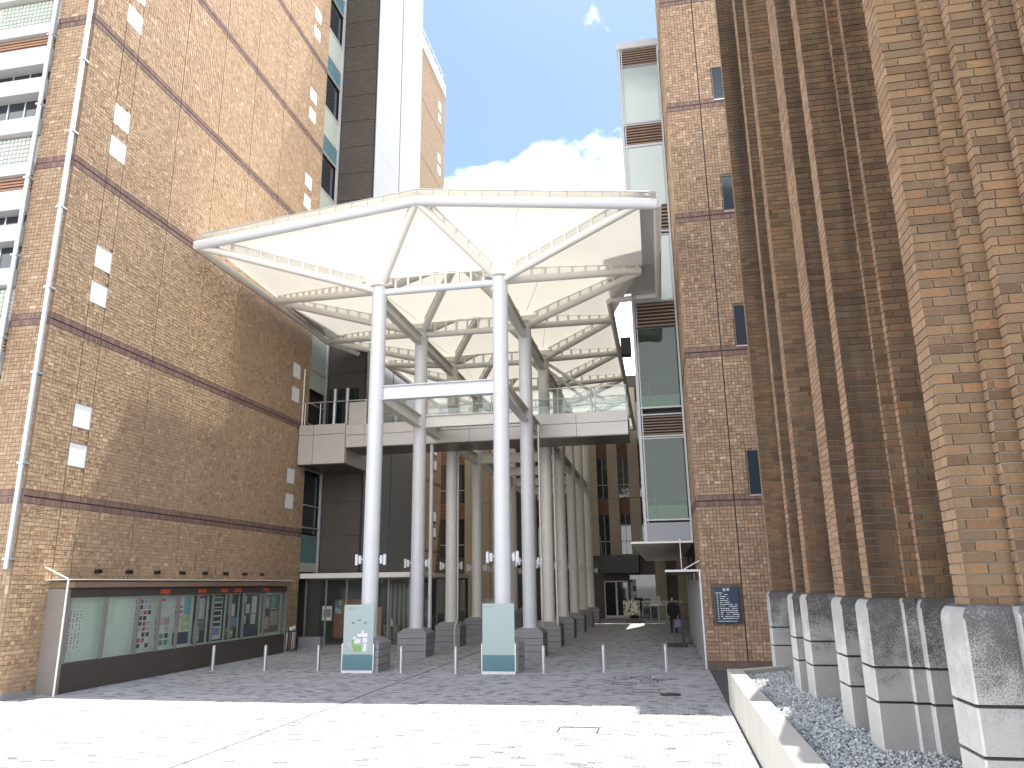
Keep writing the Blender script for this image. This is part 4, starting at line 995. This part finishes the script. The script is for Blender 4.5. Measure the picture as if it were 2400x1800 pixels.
for s in (-1, 1):
    h = MB().sphere((px + s * .20, py - .17, .80), .038, 8, 1.3)
    for i in range(4): h.tube((px + s * .20 + (i - 1.5) * .016, py - .18, .775), (px + s * .20 + (i - 1.5) * .016, py - .17, .715 + .006 * abs(i - 1.5)), .0085, 5)
    h.tube((px + s * .17, py - .19, .80), (px + s * .155, py - .2, .75), .009, 5).build('hand', m_skin, t)
t = thing('lilac_bag', (px + .12, py - .2, .5), 'lilac cloth bag held by the person in dark clothes', 'bag')
MB().box(px + .04, px + .34, py - .24, py - .12, .30, .66).build('pouch', m_lilac, t, .03); MB().path([(px + .1, py - .18, .655), (px + .2, py - .18, .73), (px + .28, py - .18, .655)], .012, 6).build('strap', m_lilac, t)
t = thing('poster_cart', (-2.1, 50, 0), 'small cart carrying posters near the far entrance', 'cart')
MB().box(-2.62, -1.6, 49.9, 49.95, .45, 1.32).build('poster_panel', mat_poster('cart poster', [(.6, .6, .58), (.62, .6, .55), (.5, .45, .12), (.08, .08, .08), (.5, .42, .4)], 9, 5.5), t)
for x in (-2.6, -1.66): MB().box(x, x + .04, 49.9, 50.4, .08, .44).build('leg', m_grey, t)
MB().box(-2.5, -1.5, 49.7, 50.4, .06, .12).build('tray', m_orange, t)
for x in (-2.45, -1.7): MB().tube((x, 50.0, .035), (x + .05, 50.0, .035), .045, 10).build('wheel', m_black, t)
t = thing('ramp_railing', (-.2, 50.4, 0), 'pale glass railing with handrail near the far entrance', 'railing')
for a in np.linspace(-1.45, 1.0, 6): MB().tube((a, 50.45, -.01), (a, 50.45, 1.2), .022, 8).build('post', m_cream, t)
for a in np.linspace(-1.45, .51, 5): MB().box(a + .03, a + .46, 50.445, 50.455, .12, 1.1).build('glass_pane', m_glass, t)
MB().tube((-1.5, 50.45, 1.22), (1.05, 50.45, 1.22), .035, 8).build('handrail', m_cream, t); MB().box(-.3, 1.05, 50.3, 50.6, -.01, .1).build('kerb', m_slab, t)
t = thing('poster_stand', (-8.4, 36, 0), 'white poster stand with pink notices behind the canopy columns', 'stand')
MB().box(-9.05, -7.7, 37.6, 37.65, .62, 1.75).build('panel', mat_poster('pink poster', [(.6, .52, .54), (.62, .58, .56), (.5, .3, .34), (.55, .5, .35), (.3, .25, .28)], 6, 1.7), t)
for x in (-9.0, -7.8): MB().box(x, x + .05, 37.62, 37.68, -.01, .62).build('leg', m_grey, t)
t = thing('green_trolley', (-8.5, 36.8, 0), 'small green trolley below the white poster stand', 'trolley')
MB().box(-8.95, -8.0, 36.6, 37.1, .14, .34).build('tray', M('green plastic', (.02, .20, .10), .5, var=.05), t, .02)
for (x, y) in ((-8.85, 36.7), (-8.1, 36.7), (-8.85, 37.0), (-8.1, 37.0)): MB().tube((x, y - .02, .06), (x, y + .02, .06), .065, 10).build('wheel', m_paper, t)
MB().path([(-8.9, 36.65, .3), (-9.1, 36.6, .8), (-9.1, 37.05, .8), (-8.9, 37.05, .3)], .015, 6).build('handle', m_black, t)
